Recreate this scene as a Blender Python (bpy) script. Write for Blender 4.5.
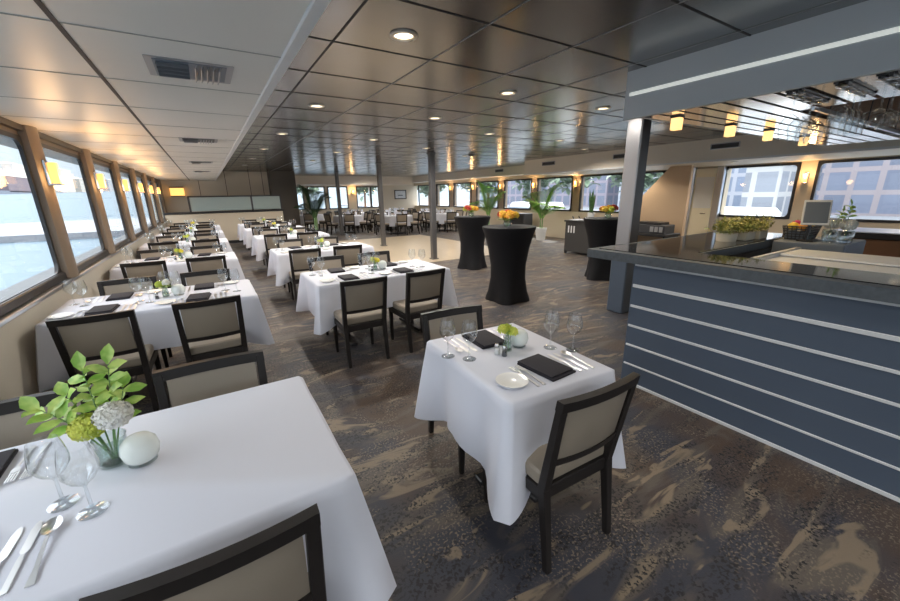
import bpy, bmesh, math, random
from mathutils import Vector, Matrix, Quaternion
PI = math.pi
S = bpy.context.scene
for o in list(bpy.data.objects):
    bpy.data.objects.remove(o, do_unlink=True)
C = S.collection
R = random.Random(7)

# ------------------------------------------------------------------ camera
EYE = 1.6
pitch, yaw, roll = 0.276387, 0.557908, -0.017194
fh = Vector((math.sin(yaw), math.cos(yaw), 0)); r0 = Vector((math.cos(yaw), -math.sin(yaw), 0))
fw = fh * math.cos(pitch) + Vector((0, 0, -math.sin(pitch))); u0 = r0.cross(fw)
rt = r0 * math.cos(roll) + u0 * math.sin(roll); up = u0 * math.cos(roll) - r0 * math.sin(roll)
cd = bpy.data.cameras.new('camera'); cam = bpy.data.objects.new('camera', cd); C.objects.link(cam)
M3 = Matrix((rt, up, -fw)).transposed()
cam.matrix_world = Matrix.Translation((0, 0, EYE)) @ M3.to_4x4()
cd.sensor_fit = 'HORIZONTAL'; cd.sensor_width = 36; cd.lens = 36 * 375.36 / 900; cd.clip_start = 0.03; cd.clip_end = 2000
S.camera = cam

# ------------------------------------------------------------------ world, sun, exposure
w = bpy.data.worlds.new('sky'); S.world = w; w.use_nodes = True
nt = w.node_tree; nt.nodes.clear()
tc = nt.nodes.new('ShaderNodeTexCoord'); sx = nt.nodes.new('ShaderNodeSeparateXYZ')
cr = nt.nodes.new('ShaderNodeValToRGB'); bg = nt.nodes.new('ShaderNodeBackground'); ow = nt.nodes.new('ShaderNodeOutputWorld')
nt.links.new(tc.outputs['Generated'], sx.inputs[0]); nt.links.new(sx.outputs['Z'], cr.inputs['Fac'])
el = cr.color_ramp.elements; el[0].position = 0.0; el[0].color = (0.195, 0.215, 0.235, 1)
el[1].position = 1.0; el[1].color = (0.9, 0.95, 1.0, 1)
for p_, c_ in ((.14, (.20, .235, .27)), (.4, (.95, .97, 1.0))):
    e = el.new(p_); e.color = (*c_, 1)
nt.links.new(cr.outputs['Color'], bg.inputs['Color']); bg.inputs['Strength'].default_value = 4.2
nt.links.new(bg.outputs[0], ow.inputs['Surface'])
sd = bpy.data.lights.new('sun', 'SUN'); sd.energy = 5.0; sd.angle = 0.01; sd.color = (1, 0.95, 0.87)
so = bpy.data.objects.new('sun', sd); C.objects.link(so)
so.rotation_euler = Vector((-0.62, -0.22, -0.78)).to_track_quat('-Z', 'Y').to_euler()
DOWNLIGHT_W = 36; SCONCE_W = 3.2; STRIP_E = 4.0
S.view_settings.view_transform = 'Standard'; S.view_settings.look = 'None'
S.view_settings.gamma = 1.0; S.view_settings.exposure = 0.52; S.view_settings.use_curve_mapping = False

# ------------------------------------------------------------------ materials
def mat(name, col, rough=0.5, metal=0.0, spec=0.5, var=0.0, vscale=30, bump=0.0, bscale=120, emit=None, estr=0, trans=0, aniso=None, sheen=0):
    m = bpy.data.materials.new(name); m.use_nodes = True
    n = m.node_tree.nodes; l = m.node_tree.links; b = n['Principled BSDF']
    b.inputs['Base Color'].default_value = (*col, 1); b.inputs['Roughness'].default_value = rough
    b.inputs['Metallic'].default_value = metal; b.inputs['Specular IOR Level'].default_value = spec
    b.inputs['Transmission Weight'].default_value = trans; b.inputs['Sheen Weight'].default_value = sheen
    t = n.new('ShaderNodeTexCoord')
    if var > 0:
        x = n.new('ShaderNodeTexNoise'); x.inputs['Scale'].default_value = vscale; x.inputs['Detail'].default_value = 4
        l.new(t.outputs['Object'], x.inputs['Vector'])
        k = n.new('ShaderNodeMix'); k.data_type = 'RGBA'
        k.inputs[6].default_value = (*[c * (1 - var) for c in col], 1); k.inputs[7].default_value = (*[min(1, c * (1 + var)) for c in col], 1)
        l.new(x.outputs['Fac'], k.inputs[0]); l.new(k.outputs[2], b.inputs['Base Color'])
    if bump > 0:
        y = n.new('ShaderNodeTexNoise'); y.inputs['Scale'].default_value = bscale; y.inputs['Detail'].default_value = 3
        l.new(t.outputs['Object'], y.inputs['Vector'])
        q = n.new('ShaderNodeBump'); q.inputs['Strength'].default_value = bump; q.inputs['Distance'].default_value = 0.01
        l.new(y.outputs['Fac'], q.inputs['Height']); l.new(q.outputs[0], b.inputs['Normal'])
    if emit:
        b.inputs['Emission Color'].default_value = (*emit, 1); b.inputs['Emission Strength'].default_value = estr
    return m

def glassmat(name, tint=(0.96, 0.98, 0.98), refl=1.0, ior=1.45, edge=.85, pwr=3.0, dark=.35):
    m = bpy.data.materials.new(name); m.use_nodes = True
    n = m.node_tree.nodes; l = m.node_tree.links; n.clear()
    o = n.new('ShaderNodeOutputMaterial'); mx = n.new('ShaderNodeMixShader'); t = n.new('ShaderNodeBsdfTransparent'); g = n.new('ShaderNodeBsdfGlossy')
    lw = n.new('ShaderNodeLayerWeight'); lw.inputs['Blend'].default_value = .5      # Schlick reflectance of a thin sheet, same from both faces
    pw = n.new('ShaderNodeMath'); pw.operation = 'POWER'; pw.inputs[1].default_value = pwr; l.new(lw.outputs['Facing'], pw.inputs[0])
    f = n.new('ShaderNodeMath'); f.operation = 'MULTIPLY_ADD'; f0 = ((ior - 1) / (ior + 1)) ** 2 * 1.5; f.inputs[1].default_value = edge; f.inputs[2].default_value = f0; l.new(pw.outputs[0], f.inputs[0])
    td = n.new('ShaderNodeMix'); td.data_type = 'RGBA'; td.inputs[6].default_value = (*tint, 1); td.inputs[7].default_value = (*[c * dark for c in tint], 1); l.new(pw.outputs[0], td.inputs[0]); l.new(td.outputs[2], t.inputs['Color']); g.inputs['Roughness'].default_value = 0.02; g.inputs['Color'].default_value = (refl, refl, refl, 1)
    l.new(f.outputs[0], mx.inputs[0]); l.new(t.outputs[0], mx.inputs[1]); l.new(g.outputs[0], mx.inputs[2]); l.new(mx.outputs[0], o.inputs[0])
    return m

def carpet_mat():
    m = bpy.data.materials.new('patterned_carpet'); m.use_nodes = True
    n = m.node_tree.nodes; l = m.node_tree.links; b = n['Principled BSDF']
    t = n.new('ShaderNodeTexCoord'); src = t.outputs['Object']
    def noise(scale, detail=3, dist=0, vec=None, rough=.5):
        x = n.new('ShaderNodeTexNoise'); x.inputs['Scale'].default_value = scale; x.inputs['Detail'].default_value = detail
        x.inputs['Distortion'].default_value = dist; x.inputs['Roughness'].default_value = rough; l.new(vec or src, x.inputs['Vector']); return x.outputs['Fac']
    def ramp(s, a, bb, ca=(0, 0, 0), cb=(1, 1, 1)):
        x = n.new('ShaderNodeValToRGB'); x.color_ramp.elements[0].position = a; x.color_ramp.elements[1].position = bb
        x.color_ramp.elements[0].color = (*ca, 1); x.color_ramp.elements[1].color = (*cb, 1); l.new(s, x.inputs[0]); return x.outputs[0]
    def mix(fac, a, c):
        x = n.new('ShaderNodeMix'); x.data_type = 'RGBA'; l.new(fac, x.inputs[0])
        for v, i in ((a, 6), (c, 7)):
            if isinstance(v, tuple): x.inputs[i].default_value = (*v, 1)
            else: l.new(v, x.inputs[i])
        return x.outputs[2]
    mp = n.new('ShaderNodeMapping'); mp.inputs['Scale'].default_value = (0.75, 2.7, 1); mp.inputs['Rotation'].default_value = (0, 0, 0.75); l.new(src, mp.inputs[0])
    sv = mp.outputs[0]
    base = mix(ramp(noise(1.3, 3, .4), .42, .58), (0.034, 0.036, 0.050), (0.070, 0.043, 0.028))
    base = mix(ramp(noise(2.1, 4, 1.0, sv), .5, .62), base, (0.100, 0.083, 0.068))
    streak = ramp(noise(2.0, 3, 2.0, sv, .45), .58, .625)
    base = mix(streak, base, (0.21, 0.162, 0.112))
    sp = n.new('ShaderNodeMath'); sp.operation = 'MULTIPLY'
    l.new(ramp(noise(58, 3, .6), .52, .56), sp.inputs[0]); l.new(ramp(noise(2.6, 3, 1.2, sv), .46, .54), sp.inputs[1])
    base = mix(sp.outputs[0], base, (0.010, 0.0095, 0.012))
    sp2 = n.new('ShaderNodeMath'); sp2.operation = 'MULTIPLY'
    l.new(ramp(noise(75, 2, .3), .56, .61), sp2.inputs[0]); l.new(ramp(noise(1.7, 2, .8), .48, .56), sp2.inputs[1])
    base = mix(sp2.outputs[0], base, (0.18, 0.145, 0.11))
    l.new(base, b.inputs['Base Color']); b.inputs['Roughness'].default_value = .55; b.inputs['Specular IOR Level'].default_value = .4
    b.inputs['Sheen Weight'].default_value = .08
    q = n.new('ShaderNodeBump'); q.inputs['Strength'].default_value = .35; q.inputs['Distance'].default_value = .006
    l.new(noise(260, 2), q.inputs['Height']); l.new(q.outputs[0], b.inputs['Normal'])
    return m

def leafmat(name, c1, c2, rough=.45):
    m = mat(name, c1, rough); n = m.node_tree.nodes; l = m.node_tree.links
    t = n['Texture Coordinate']; x = n.new('ShaderNodeTexNoise'); x.inputs['Scale'].default_value = 22; l.new(t.outputs['Object'], x.inputs['Vector'])
    k = n.new('ShaderNodeMix'); k.data_type = 'RGBA'; k.inputs[6].default_value = (*c1, 1); k.inputs[7].default_value = (*c2, 1)
    rp = n.new('ShaderNodeValToRGB'); rp.color_ramp.elements[0].position = .38; rp.color_ramp.elements[1].position = .62
    l.new(x.outputs['Fac'], rp.inputs[0]); l.new(rp.outputs[0], k.inputs[0]); l.new(k.outputs[2], n['Principled BSDF'].inputs['Base Color'])
    return m

def facade_mat(name, wall, glass, sx_, sz_, ms=.35):
    m = mat(name, wall, .7); n = m.node_tree.nodes; l = m.node_tree.links
    t = n['Texture Coordinate']; br = n.new('ShaderNodeTexBrick'); sp = n.new('ShaderNodeSeparateXYZ'); ad = n.new('ShaderNodeMath'); mp = n.new('ShaderNodeCombineXYZ')
    l.new(t.outputs['Object'], sp.inputs[0]); l.new(sp.outputs['X'], ad.inputs[0]); l.new(sp.outputs['Y'], ad.inputs[1]); l.new(ad.outputs[0], mp.inputs['X']); l.new(sp.outputs['Z'], mp.inputs['Y']); l.new(mp.outputs[0], br.inputs['Vector'])
    br.offset = 0; br.inputs['Scale'].default_value = 1; br.inputs['Brick Width'].default_value = sx_; br.inputs['Row Height'].default_value = sz_
    br.inputs['Mortar Size'].default_value = ms; br.inputs['Color1'].default_value = (*glass, 1); br.inputs['Color2'].default_value = (*[g * 1.2 for g in glass], 1); br.inputs['Mortar'].default_value = (*wall, 1)
    l.new(br.outputs['Color'], n['Principled BSDF'].inputs['Base Color'])
    return m

def brushed(name, col, rough, streak):
    m = mat(name, col, rough, 1.0); n = m.node_tree.nodes; l = m.node_tree.links
    t = n['Texture Coordinate']; mp = n.new('ShaderNodeMapping'); mp.inputs['Scale'].default_value = (.35, .5, .35)
    x = n.new('ShaderNodeTexNoise'); x.inputs['Scale'].default_value = 3; x.inputs['Detail'].default_value = 2; l.new(t.outputs['Object'], mp.inputs[0]); l.new(mp.outputs[0], x.inputs['Vector'])
    q = n.new('ShaderNodeBump'); q.inputs['Strength'].default_value = streak; q.inputs['Distance'].default_value = .02; l.new(x.outputs['Fac'], q.inputs['Height']); l.new(q.outputs[0], n['Principled BSDF'].inputs['Normal'])
    return m

CARPET = carpet_mat()
DANCE = mat('parquet', (0.54, 0.44, 0.31), .3, var=.12, vscale=6)
CEILDARK = brushed('dark_metal_ceiling', (0.27, 0.268, 0.275), .23, .14)
SEAM = mat('dark_seam', (0.03, 0.028, 0.03), .6)
SEAML = mat('pale_seam', (0.30, 0.30, 0.30), .5)
CEILWH = mat('white_ceiling_panel', (0.84, 0.81, 0.74), .38, var=.02, vscale=3)
TAUPE = mat('taupe_wall', (0.42, 0.37, 0.30), .55, var=.04, vscale=4)
VINYL = mat('beige_vinyl', (0.60, 0.55, 0.46), .45, var=.05, vscale=3, bump=.1)
BEIGE = mat('cream_wall', (0.62, 0.54, 0.42), .55, var=.03, vscale=3)
PILLAR = mat('bronze_pillar', (0.24, 0.185, 0.135), .38, var=.08, vscale=5)
FASCIA = mat('beige_fascia', (0.76, 0.70, 0.60), .5, var=.03, vscale=3)
PANELB = mat('beige_panel', (0.60, 0.54, 0.44), .5)
BLACKF = mat('black_frame', (0.022, 0.021, 0.022), .35)
ALU = mat('aluminium', (0.62, 0.65, 0.70), .3, 1.0)
STEEL = mat('steel', (0.55, 0.55, 0.56), .25, 1.0)
SILVER = mat('silverware', (0.80, 0.80, 0.80), .28, 1.0)
POST = mat('bronze_metal_post', (0.16, 0.155, 0.155), .35, .6)
COLST = mat('steel_column', (0.40, 0.40, 0.415), .35, .7)
WOOD = mat('espresso_wood', (0.019, 0.016, 0.015), .42, spec=.3, var=.2, vscale=25)
UPH = mat('taupe_upholstery', (0.27, 0.228, 0.178), .42, var=.05, vscale=6, bump=.06, bscale=160)
CLOTH = mat('white_cloth', (0.64, 0.655, 0.73), .75, var=.015, vscale=4, bump=.05, bscale=14, sheen=.15)
NAP = mat('black_napkin', (0.017, 0.015, 0.021), .8, bump=.2, bscale=300)
CHINA = mat('china', (0.82, 0.81, 0.78), .15)
GLASS = glassmat('drink_glass', (0.95, 0.97, 0.98), 1.0, 1.68, .85, 3.0, .55)
VGLASS = glassmat('vase_glass', (0.90, 0.95, 0.94), 1.0, 1.5)
PANE = glassmat('window_glass', (0.95, 0.97, 0.98), .6, 1.3, .35, 5.0, .9)
FROST = mat('frosted_candle_glass', (0.80, 0.84, 0.80), .25, spec=.6)
FPANEL = mat('teal_frosted_glass', (0.36, 0.44, 0.42), .18, spec=.6)
BARBLUE = mat('slate_blue_laminate', (0.083, 0.110, 0.155), .4, var=.05, vscale=2)
BARGREY = mat('slate_grey_laminate', (0.17, 0.20, 0.24), .42)
BARSTONE = mat('grey_stone_edge', (0.085, 0.10, 0.115), .5, var=.35, vscale=40)
BARGLOSS = mat('black_gloss_counter', (0.022, 0.022, 0.024), .06, spec=.7)
STRIPE = mat('pale_metal_strip', (0.70, 0.72, 0.74), .4)
LED = mat('led_strip', (.9, .9, .88), .5, emit=(0.95, 1.0, .92), estr=.3)
HOOD = mat('blue_grey_bulkhead', (0.60, 0.63, 0.655), .42)
SLAT = mat('gloss_slat', (0.80, 0.78, 0.77), .12, .9)
BROWN = mat('brown_wood_panel', (0.20, 0.105, 0.06), .6, spec=.2, var=.2, vscale=6)
SPANDEX = mat('black_spandex', (0.007, 0.007, 0.009), .6, spec=.25)
LEAF = leafmat('sprig_leaf', (0.27, 0.50, 0.08), (0.60, 0.74, 0.20))
PALML = leafmat('palm_leaf', (0.16, 0.42, 0.07), (0.36, 0.58, 0.13))
DARKLEAF = leafmat('dark_palm_leaf', (0.02, 0.065, 0.02), (0.05, 0.12, 0.03))
BUSHL = leafmat('planter_leaf', (0.20, 0.26, 0.07), (0.46, 0.42, 0.12))
TREEL = leafmat('tree_leaf', (0.13, 0.19, 0.12), (0.22, 0.28, 0.20))
STEM = mat('stem', (0.16, 0.30, 0.10), .5)
LIME = leafmat('lime_petal', (0.48, 0.58, 0.06), (0.72, 0.74, 0.12))
WHITEP = leafmat('white_petal', (0.72, 0.70, 0.60), (0.84, 0.84, 0.80))
ORANGE = leafmat('orange_petal', (0.75, 0.30, 0.03), (0.85, 0.55, 0.04))
REDP = leafmat('red_petal', (0.50, 0.03, 0.03), (0.65, 0.12, 0.05))
WHITE = mat('white_paint', (0.78, 0.78, 0.77), .45)
VENTM = mat('vent_metal', (0.42, 0.42, 0.43), .35, .5)
GREYDK = mat('charcoal_plastic', (0.05, 0.05, 0.055), .4)
AMBER = mat('amber_lamp_glass', (0.9, 0.55, 0.2), .4, emit=(1.0, 0.48, 0.12), estr=1.15)
LAMPW = mat('warm_lamp_lens', (1, .9, .75), .4, emit=(1.0, 0.80, 0.52), estr=2.2)
TRIMC = mat('downlight_trim', (0.62, 0.58, 0.52), .3, .6)
SQLENS = mat('square_lamp_lens', (1, .85, .6), .4, emit=(1.0, 0.58, 0.20), estr=1.1)
TAN = mat('tan_stair_panel', (0.58, 0.41, 0.26), .5)
DOORM = mat('cream_door', (0.86, 0.80, 0.64), .4)
FRUITO = mat('orange_skin', (0.85, 0.36, 0.04), .45, bump=.1)
MAG = mat('magenta_fruit', (0.60, 0.03, 0.16), .4)
YEL = mat('yellow_fruit', (0.82, 0.58, 0.06), .4)
WATER = mat('sea_water', (0.068, 0.105, 0.135), .5, bump=.5, bscale=.7)
WATER.node_tree.nodes['Principled BSDF'].inputs['Specular IOR Level'].default_value = .25
ARTP = mat('boat_print', (0.62, 0.66, 0.70), .6, var=.35, vscale=9)

# ------------------------------------------------------------------ mesh helpers
class MB:
    def __init__(s): s.bm = bmesh.new()
    def box(s, cx, cy, cz, x, y, z, bev=0, rot=None, seg=1):
        t = bmesh.new(); bmesh.ops.create_cube(t, size=1)
        bmesh.ops.scale(t, vec=(x, y, z), verts=t.verts)
        if bev: bmesh.ops.bevel(t, geom=t.edges[:], offset=bev, segments=seg, affect='EDGES', profile=.6)
        if rot is not None: bmesh.ops.transform(t, matrix=rot.to_4x4(), verts=t.verts)
        bmesh.ops.translate(t, vec=(cx, cy, cz), verts=t.verts); s._add(t); return s
    def bb(s, x0, x1, y0, y1, z0, z1, bev=0, seg=1):
        return s.box((x0 + x1) / 2, (y0 + y1) / 2, (z0 + z1) / 2, abs(x1 - x0), abs(y1 - y0), abs(z1 - z0), bev, None, seg)
    def _add(s, t):
        me = bpy.data.meshes.new('tmp'); t.to_mesh(me); t.free(); s.bm.from_mesh(me); bpy.data.meshes.remove(me)
    def lathe(s, prof, c=(0, 0, 0), seg=20, close=False):
        rings = []
        for r_, z in prof:
            if r_ < 1e-5: rings.append([s.bm.verts.new((c[0], c[1], c[2] + z))])
            else: rings.append([s.bm.verts.new((c[0] + r_ * math.cos(2 * PI * i / seg), c[1] + r_ * math.sin(2 * PI * i / seg), c[2] + z)) for i in range(seg)])
        for a, b in zip(rings, rings[1:]):
            for i in range(seg):
                j = (i + 1) % seg
                if len(a) == 1 and len(b) == 1: continue
                if len(a) == 1: s.bm.faces.new((a[0], b[i], b[j]))
                elif len(b) == 1: s.bm.faces.new((a[i], a[j], b[0]))
                else: s.bm.faces.new((a[i], a[j], b[j], b[i]))
        return s
    def tube(s, pts, rad, seg=8, cap=True):
        pts = [Vector(p) for p in pts]; n = len(pts); rads = rad if isinstance(rad, (list, tuple)) else [rad] * n
        rings = []; prev = None
        for i, p in enumerate(pts):
            d = (pts[min(i + 1, n - 1)] - pts[max(i - 1, 0)]).normalized()
            a = Vector((0, 0, 1)) if abs(d.z) < .9 else Vector((1, 0, 0))
            if prev is not None: a = prev
            x = (a - d * a.dot(d)).normalized(); y = d.cross(x); prev = x
            rings.append([s.bm.verts.new(p + (x * math.cos(2 * PI * k / seg) + y * math.sin(2 * PI * k / seg)) * rads[i]) for k in range(seg)])
        for a, b in zip(rings, rings[1:]):
            for k in range(seg): s.bm.faces.new((a[k], a[(k + 1) % seg], b[(k + 1) % seg], b[k]))
        if cap and seg > 2:
            s.bm.faces.new(rings[0][::-1]); s.bm.faces.new(rings[-1])
        return s
    def bar(s, p0, p1, w0, d0, w1=None, d1=None, side=Vector((1, 0, 0)), bev=0):
        p0 = Vector(p0); p1 = Vector(p1); w1 = w0 if w1 is None else w1; d1 = d0 if d1 is None else d1
        d = (p1 - p0).normalized(); x = (side - d * side.dot(d)).normalized(); y = d.cross(x)
        t = bmesh.new(); v = []
        for p, a, b in ((p0, w0, d0), (p1, w1, d1)):
            for q, r_ in ((-1, -1), (1, -1), (1, 1), (-1, 1)): v.append(t.verts.new(p + x * q * a / 2 + y * r_ * b / 2))
        for f in ((3, 2, 1, 0), (4, 5, 6, 7), (0, 1, 5, 4), (1, 2, 6, 5), (2, 3, 7, 6), (3, 0, 4, 7)): t.faces.new([v[i] for i in f])
        if bev: bmesh.ops.bevel(t, geom=t.edges[:], offset=bev, segments=1, affect='EDGES')
        s._add(t); return s
    def prism(s, poly, axis, a, b):
        def P(u, v, q): return {'x': (q, u, v), 'y': (u, q, v), 'z': (u, v, q)}[axis]
        A = [s.bm.verts.new(P(u, v, a)) for u, v in poly]; B = [s.bm.verts.new(P(u, v, b)) for u, v in poly]; n = len(poly)
        s.bm.faces.new(A); s.bm.faces.new(B[::-1])
        for i in range(n): s.bm.faces.new((A[i], B[i], B[(i + 1) % n], A[(i + 1) % n]))
        return s
    def ball(s, c, r_, sub=2, sc=(1, 1, 1)):
        t = bmesh.new(); bmesh.ops.create_icosphere(t, subdivisions=sub, radius=r_); bmesh.ops.scale(t, vec=sc, verts=t.verts)
        bmesh.ops.translate(t, vec=c, verts=t.verts); s._add(t); return s
    def face(s, pts): s.bm.faces.new([s.bm.verts.new(p) for p in pts]); return s
    def leaf(s, base, d, nrm, L, W, bend=.25):
        base = Vector(base); d = Vector(d).normalized(); nrm = Vector(nrm); nrm = (nrm - d * nrm.dot(d)).normalized(); sd_ = d.cross(nrm)
        rows = []
        for t, wd in ((0, .12), (.3, .8), (.6, 1), (.85, .5), (1, 0)):
            p = base + d * L * t - nrm * bend * L * t * t
            if wd == 0: rows.append([s.bm.verts.new(p)])
            else: rows.append([s.bm.verts.new(p - sd_ * W * wd / 2 + nrm * W * .12), s.bm.verts.new(p), s.bm.verts.new(p + sd_ * W * wd / 2 + nrm * W * .12)])
        for a, b in zip(rows, rows[1:]):
            if len(b) == 1: s.bm.faces.new((a[0], a[1], b[0])); s.bm.faces.new((a[1], a[2], b[0]))
            else: s.bm.faces.new((a[0], a[1], b[1], b[0])); s.bm.faces.new((a[1], a[2], b[2], b[1]))
        return s
    def build(s, name, m, parent=None, ang=35, loc=None):
        bmesh.ops.recalc_face_normals(s.bm, faces=s.bm.faces)
        me = bpy.data.meshes.new(name); s.bm.to_mesh(me); s.bm.free()
        for p in me.polygons: p.use_smooth = True
        me.set_sharp_from_angle(angle=math.radians(ang))
        me.materials.append(m); o = bpy.data.objects.new(name, me); C.objects.link(o)
        if parent is not None: o.parent = parent
        if loc is not None: o.location = loc
        return o

def tag(o, label, cat, group=None):
    o['label'] = label; o['category'] = cat
    if group: o['group'] = group
    return o
def thing(name, label, cat, loc=(0, 0, 0), rz=0, group=None):
    o = bpy.data.objects.new(name, None); C.objects.link(o); o.location = loc; o.rotation_euler = (0, 0, rz); o.empty_display_size = .1
    return tag(o, label, cat, group)
def copy_tree(o, parent=None):
    c = o.copy(); C.objects.link(c)
    if parent is not None: c.parent = parent
    for ch in list(o.children): copy_tree(ch, c)
    return c
USED = {}
def place(proto, key, loc, rz, label, cat, group=None, rot=None):
    """the first call uses the built thing itself, later calls copy it with its parts"""
    o = proto if not USED.get(key) else copy_tree(proto)
    USED[key] = True
    o.location = loc; o.rotation_euler = rot if rot else (0, 0, rz); o['label'] = label; o['category'] = cat
    if group: o['group'] = group
    return o
def struct(name, o_or_mb, m=None, parent=None):
    o = o_or_mb.build(name, m, parent) if isinstance(o_or_mb, MB) else o_or_mb
    if parent is None: o['kind'] = 'structure'
    return o
def sroot(name):
    o = bpy.data.objects.new(name, None); C.objects.link(o); o['kind'] = 'structure'; return o
def stag(o, label, cat): o['label'] = label; o['category'] = cat; return o
def plight(name, loc, energy, col, rad=.04, parent=None, spot=None):
    l = bpy.data.lights.new(name, 'SPOT' if spot else 'POINT'); l.energy = energy; l.color = col; l.shadow_soft_size = rad
    if spot: l.spot_size = spot; l.spot_blend = .6
    o = bpy.data.objects.new(name, l); C.objects.link(o); o.location = loc
    if parent is not None: o.parent = parent
    return o

ZC, ZS, XL, XR, YB, YN = 2.55, 2.22, -1.25, 10.7, 21.0, -4.0
# ------------------------------------------------------------------ shell
stag(struct('floor', MB().bb(-1.6, 11.2, YN, YB + .3, -.1, 0), CARPET), 'dark brown and slate carpet with tan swirls', 'carpet')
stag(struct('trim_dance_floor', MB().bb(2.75, 7.3, 7.95, 13.9, 0, .006), DANCE), 'tan wooden dance floor set into the carpet', 'dance floor')
stag(struct('ceiling', MB().bb(.44, 11.0, YN, YB + .3, ZC, ZC + .12), CEILDARK), 'dark polished metal panel ceiling', 'ceiling')
sm = MB()
for k in range(0, 12):
    x = .77 * 1.105 + .70 * k
    if k in (0,): sm.bb(x - .006, x + .006, YN, YB - 1.6, ZC - .003, ZC + .002)
for k in range(-3, 26):
    y = 1.83 * 1.105 + .70 * k; sm.bb(.46, 8.5, y - .006, y + .006, ZC - .003, ZC + .002)
struct('trim_1', sm, SEAM)
sm = MB()
for k in range(1, 11):
    x = .77 * 1.105 + .715 * k; sm.bb(x - .004, x + .004, YN, YB - 1.6, ZC - .0035, ZC + .002)
struct('trim_2', sm, SEAML)
# white soffit over the window row
stag(struct('ceiling_left', MB().bb(-1.5, .40, YN, 16.8, ZS, ZS + .45), CEILWH), 'white panelled soffit above the window row', 'ceiling')
struct('trim_3', MB().bb(.40, .45, YN, 16.8, ZS - .012, ZC + .05, .004), WHITE)
sm = MB()
for k in range(-4, 22):
    y = 2.08 + .765 * k
    if y < 16.7: sm.bb(-1.4, .40, y - .004, y + .004, ZS - .002, ZS + .002)
struct('trim_4', sm, mat('soffit_joint', (0.40, .39, .36), .6))
struct('trim_5', MB().bb(-.362, -.345, YN, 16.7, ZS - .004, ZS + .002), SEAM)
# left wall
WL = [(3.23 + 1.87 * k, 4.77 + 1.87 * k) for k in range(-4, 7)]
struct('wall_left', MB().bb(XL - .25, XL, YN, 16.5, 0, .86), VINYL)
struct('trim_6', MB().bb(XL - .2, XL + .075, YN, 16.5, .862, .895, .006), ALU)
struct('trim_7', MB().bb(-1.40, -1.205, YN, 16.5, .895, .965, .01), BLACKF)
struct('trim_8', MB().bb(-1.5, -1.24, YN, 16.5, 2.10, ZS - .002), PILLAR)
struct('trim_9', MB().bb(-1.24, -1.20, YN, 16.5, 2.17, ZS - .002), BLACKF)
struct('baseboard_left', MB().bb(XL, XL + .012, YN, 16, 0, .09), BLACKF)
def rounded_frame(mb, a0, a1, z0, z1, q0, q1, wd, rad, axis='x'):
    """rectangular frame ring with rounded inner corners, in the plane across `axis`"""
    def rr(x0, x1, y0, y1, r_, n=5):
        o = []
        for cx_, cy_, s0 in ((x1 - r_, y1 - r_, 0), (x0 + r_, y1 - r_, 90), (x0 + r_, y0 + r_, 180), (x1 - r_, y0 + r_, 270)):
            for k in range(n + 1):
                a = math.radians(s0 + 90 * k / n); o.append((cx_ + r_ * math.cos(a), cy_ + r_ * math.sin(a)))
        return o
    O = rr(a0, a1, z0, z1, .01); I = rr(a0 + wd, a1 - wd, z0 + wd, z1 - wd, rad); n = len(O)
    def P(u, v, q): return (q, u, v) if axis == 'x' else (u, q, v)
    V = [[mb.bm.verts.new(P(u, v, q)) for u, v in L_] for q in (q0, q1) for L_ in (O, I)]
    for i in range(n):
        j = (i + 1) % n
        for a, b in ((0, 1), (1, 3), (3, 2), (2, 0)): mb.bm.faces.new((V[a][i], V[a][j], V[b][j], V[b][i]))
    return mb
wn = 0
for k, (y0, y1) in enumerate(WL):
    wn += 1; r_ = sroot('window_%d' % wn)
    rounded_frame(MB(), y0 - .04, y1 + .04, .93, 2.13, -1.254, -1.228, .04, .09).build('window_frame', BLACKF, r_)
    MB().bb(-1.25, -1.244, y0 - .01, y1 + .01, .96, 2.1).build('window_pane', PANE, r_)
def halfround(mb, x, y, w_, d_, z0, z1, sgn):
    pts = [(x - sgn * .03, y - w_ / 2)] + [(x + sgn * d_ * math.sin(PI * t / 8) ** .6 if 0 < t < 8 else x, y - w_ / 2 * math.cos(PI * t / 8)) for t in range(9)] + [(x - sgn * .03, y + w_ / 2)]
    return mb.prism(pts, 'z', z0, z1)
pil = 10
for k in range(-4, 7):
    y = 4.935 + 1.87 * k
    struct('trim_%d' % pil, halfround(MB(), -1.235, y, .25, .085, .90, ZS, 1), PILLAR); pil += 1
# wall sconces
def make_sconce():
    t = thing('wall_sconce', '', 'lamp')
    MB().box(0, 0, 0, .02, .08, .22, .004).build('back_plate', STEEL, t)
    MB().box(.045, 0, 0, .06, .07, .18, .012, None, 2).build('lamp_shade', AMBER, t)
    MB().box(.045, 0, -.098, .075, .08, .014, .003).build('bracket', STEEL, t)
    return t
sconce = make_sconce()
for i, k in enumerate(range(0, 6)):
    y = 4.935 + 1.87 * k
    nm = ['nearest', 'second', 'third', 'fourth', 'fifth', 'farthest'][i]
    s_ = place(sconce, 'sc', (-1.15, y - .03, 1.84), 0, 'amber wall sconce on the %s pillar between the left windows' % nm, 'lamp', 'sconces on the left pillars')
    plight('lamp', (-1.0, y - .03, 1.80), SCONCE_W * 1.7, (1, .56, .22), .09)
# room behind the photographer
struct('wall_rear', MB().bb(-1.5, 11, YN - .15, YN, 0, .9).bb(-1.5, 11, YN - .15, YN, 2.15, 2.7).bb(3.6, 4.4, YN - .15, YN, .9, 2.15).bb(7.6, 8.4, YN - .15, YN, .9, 2.15), VINYL)
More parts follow.
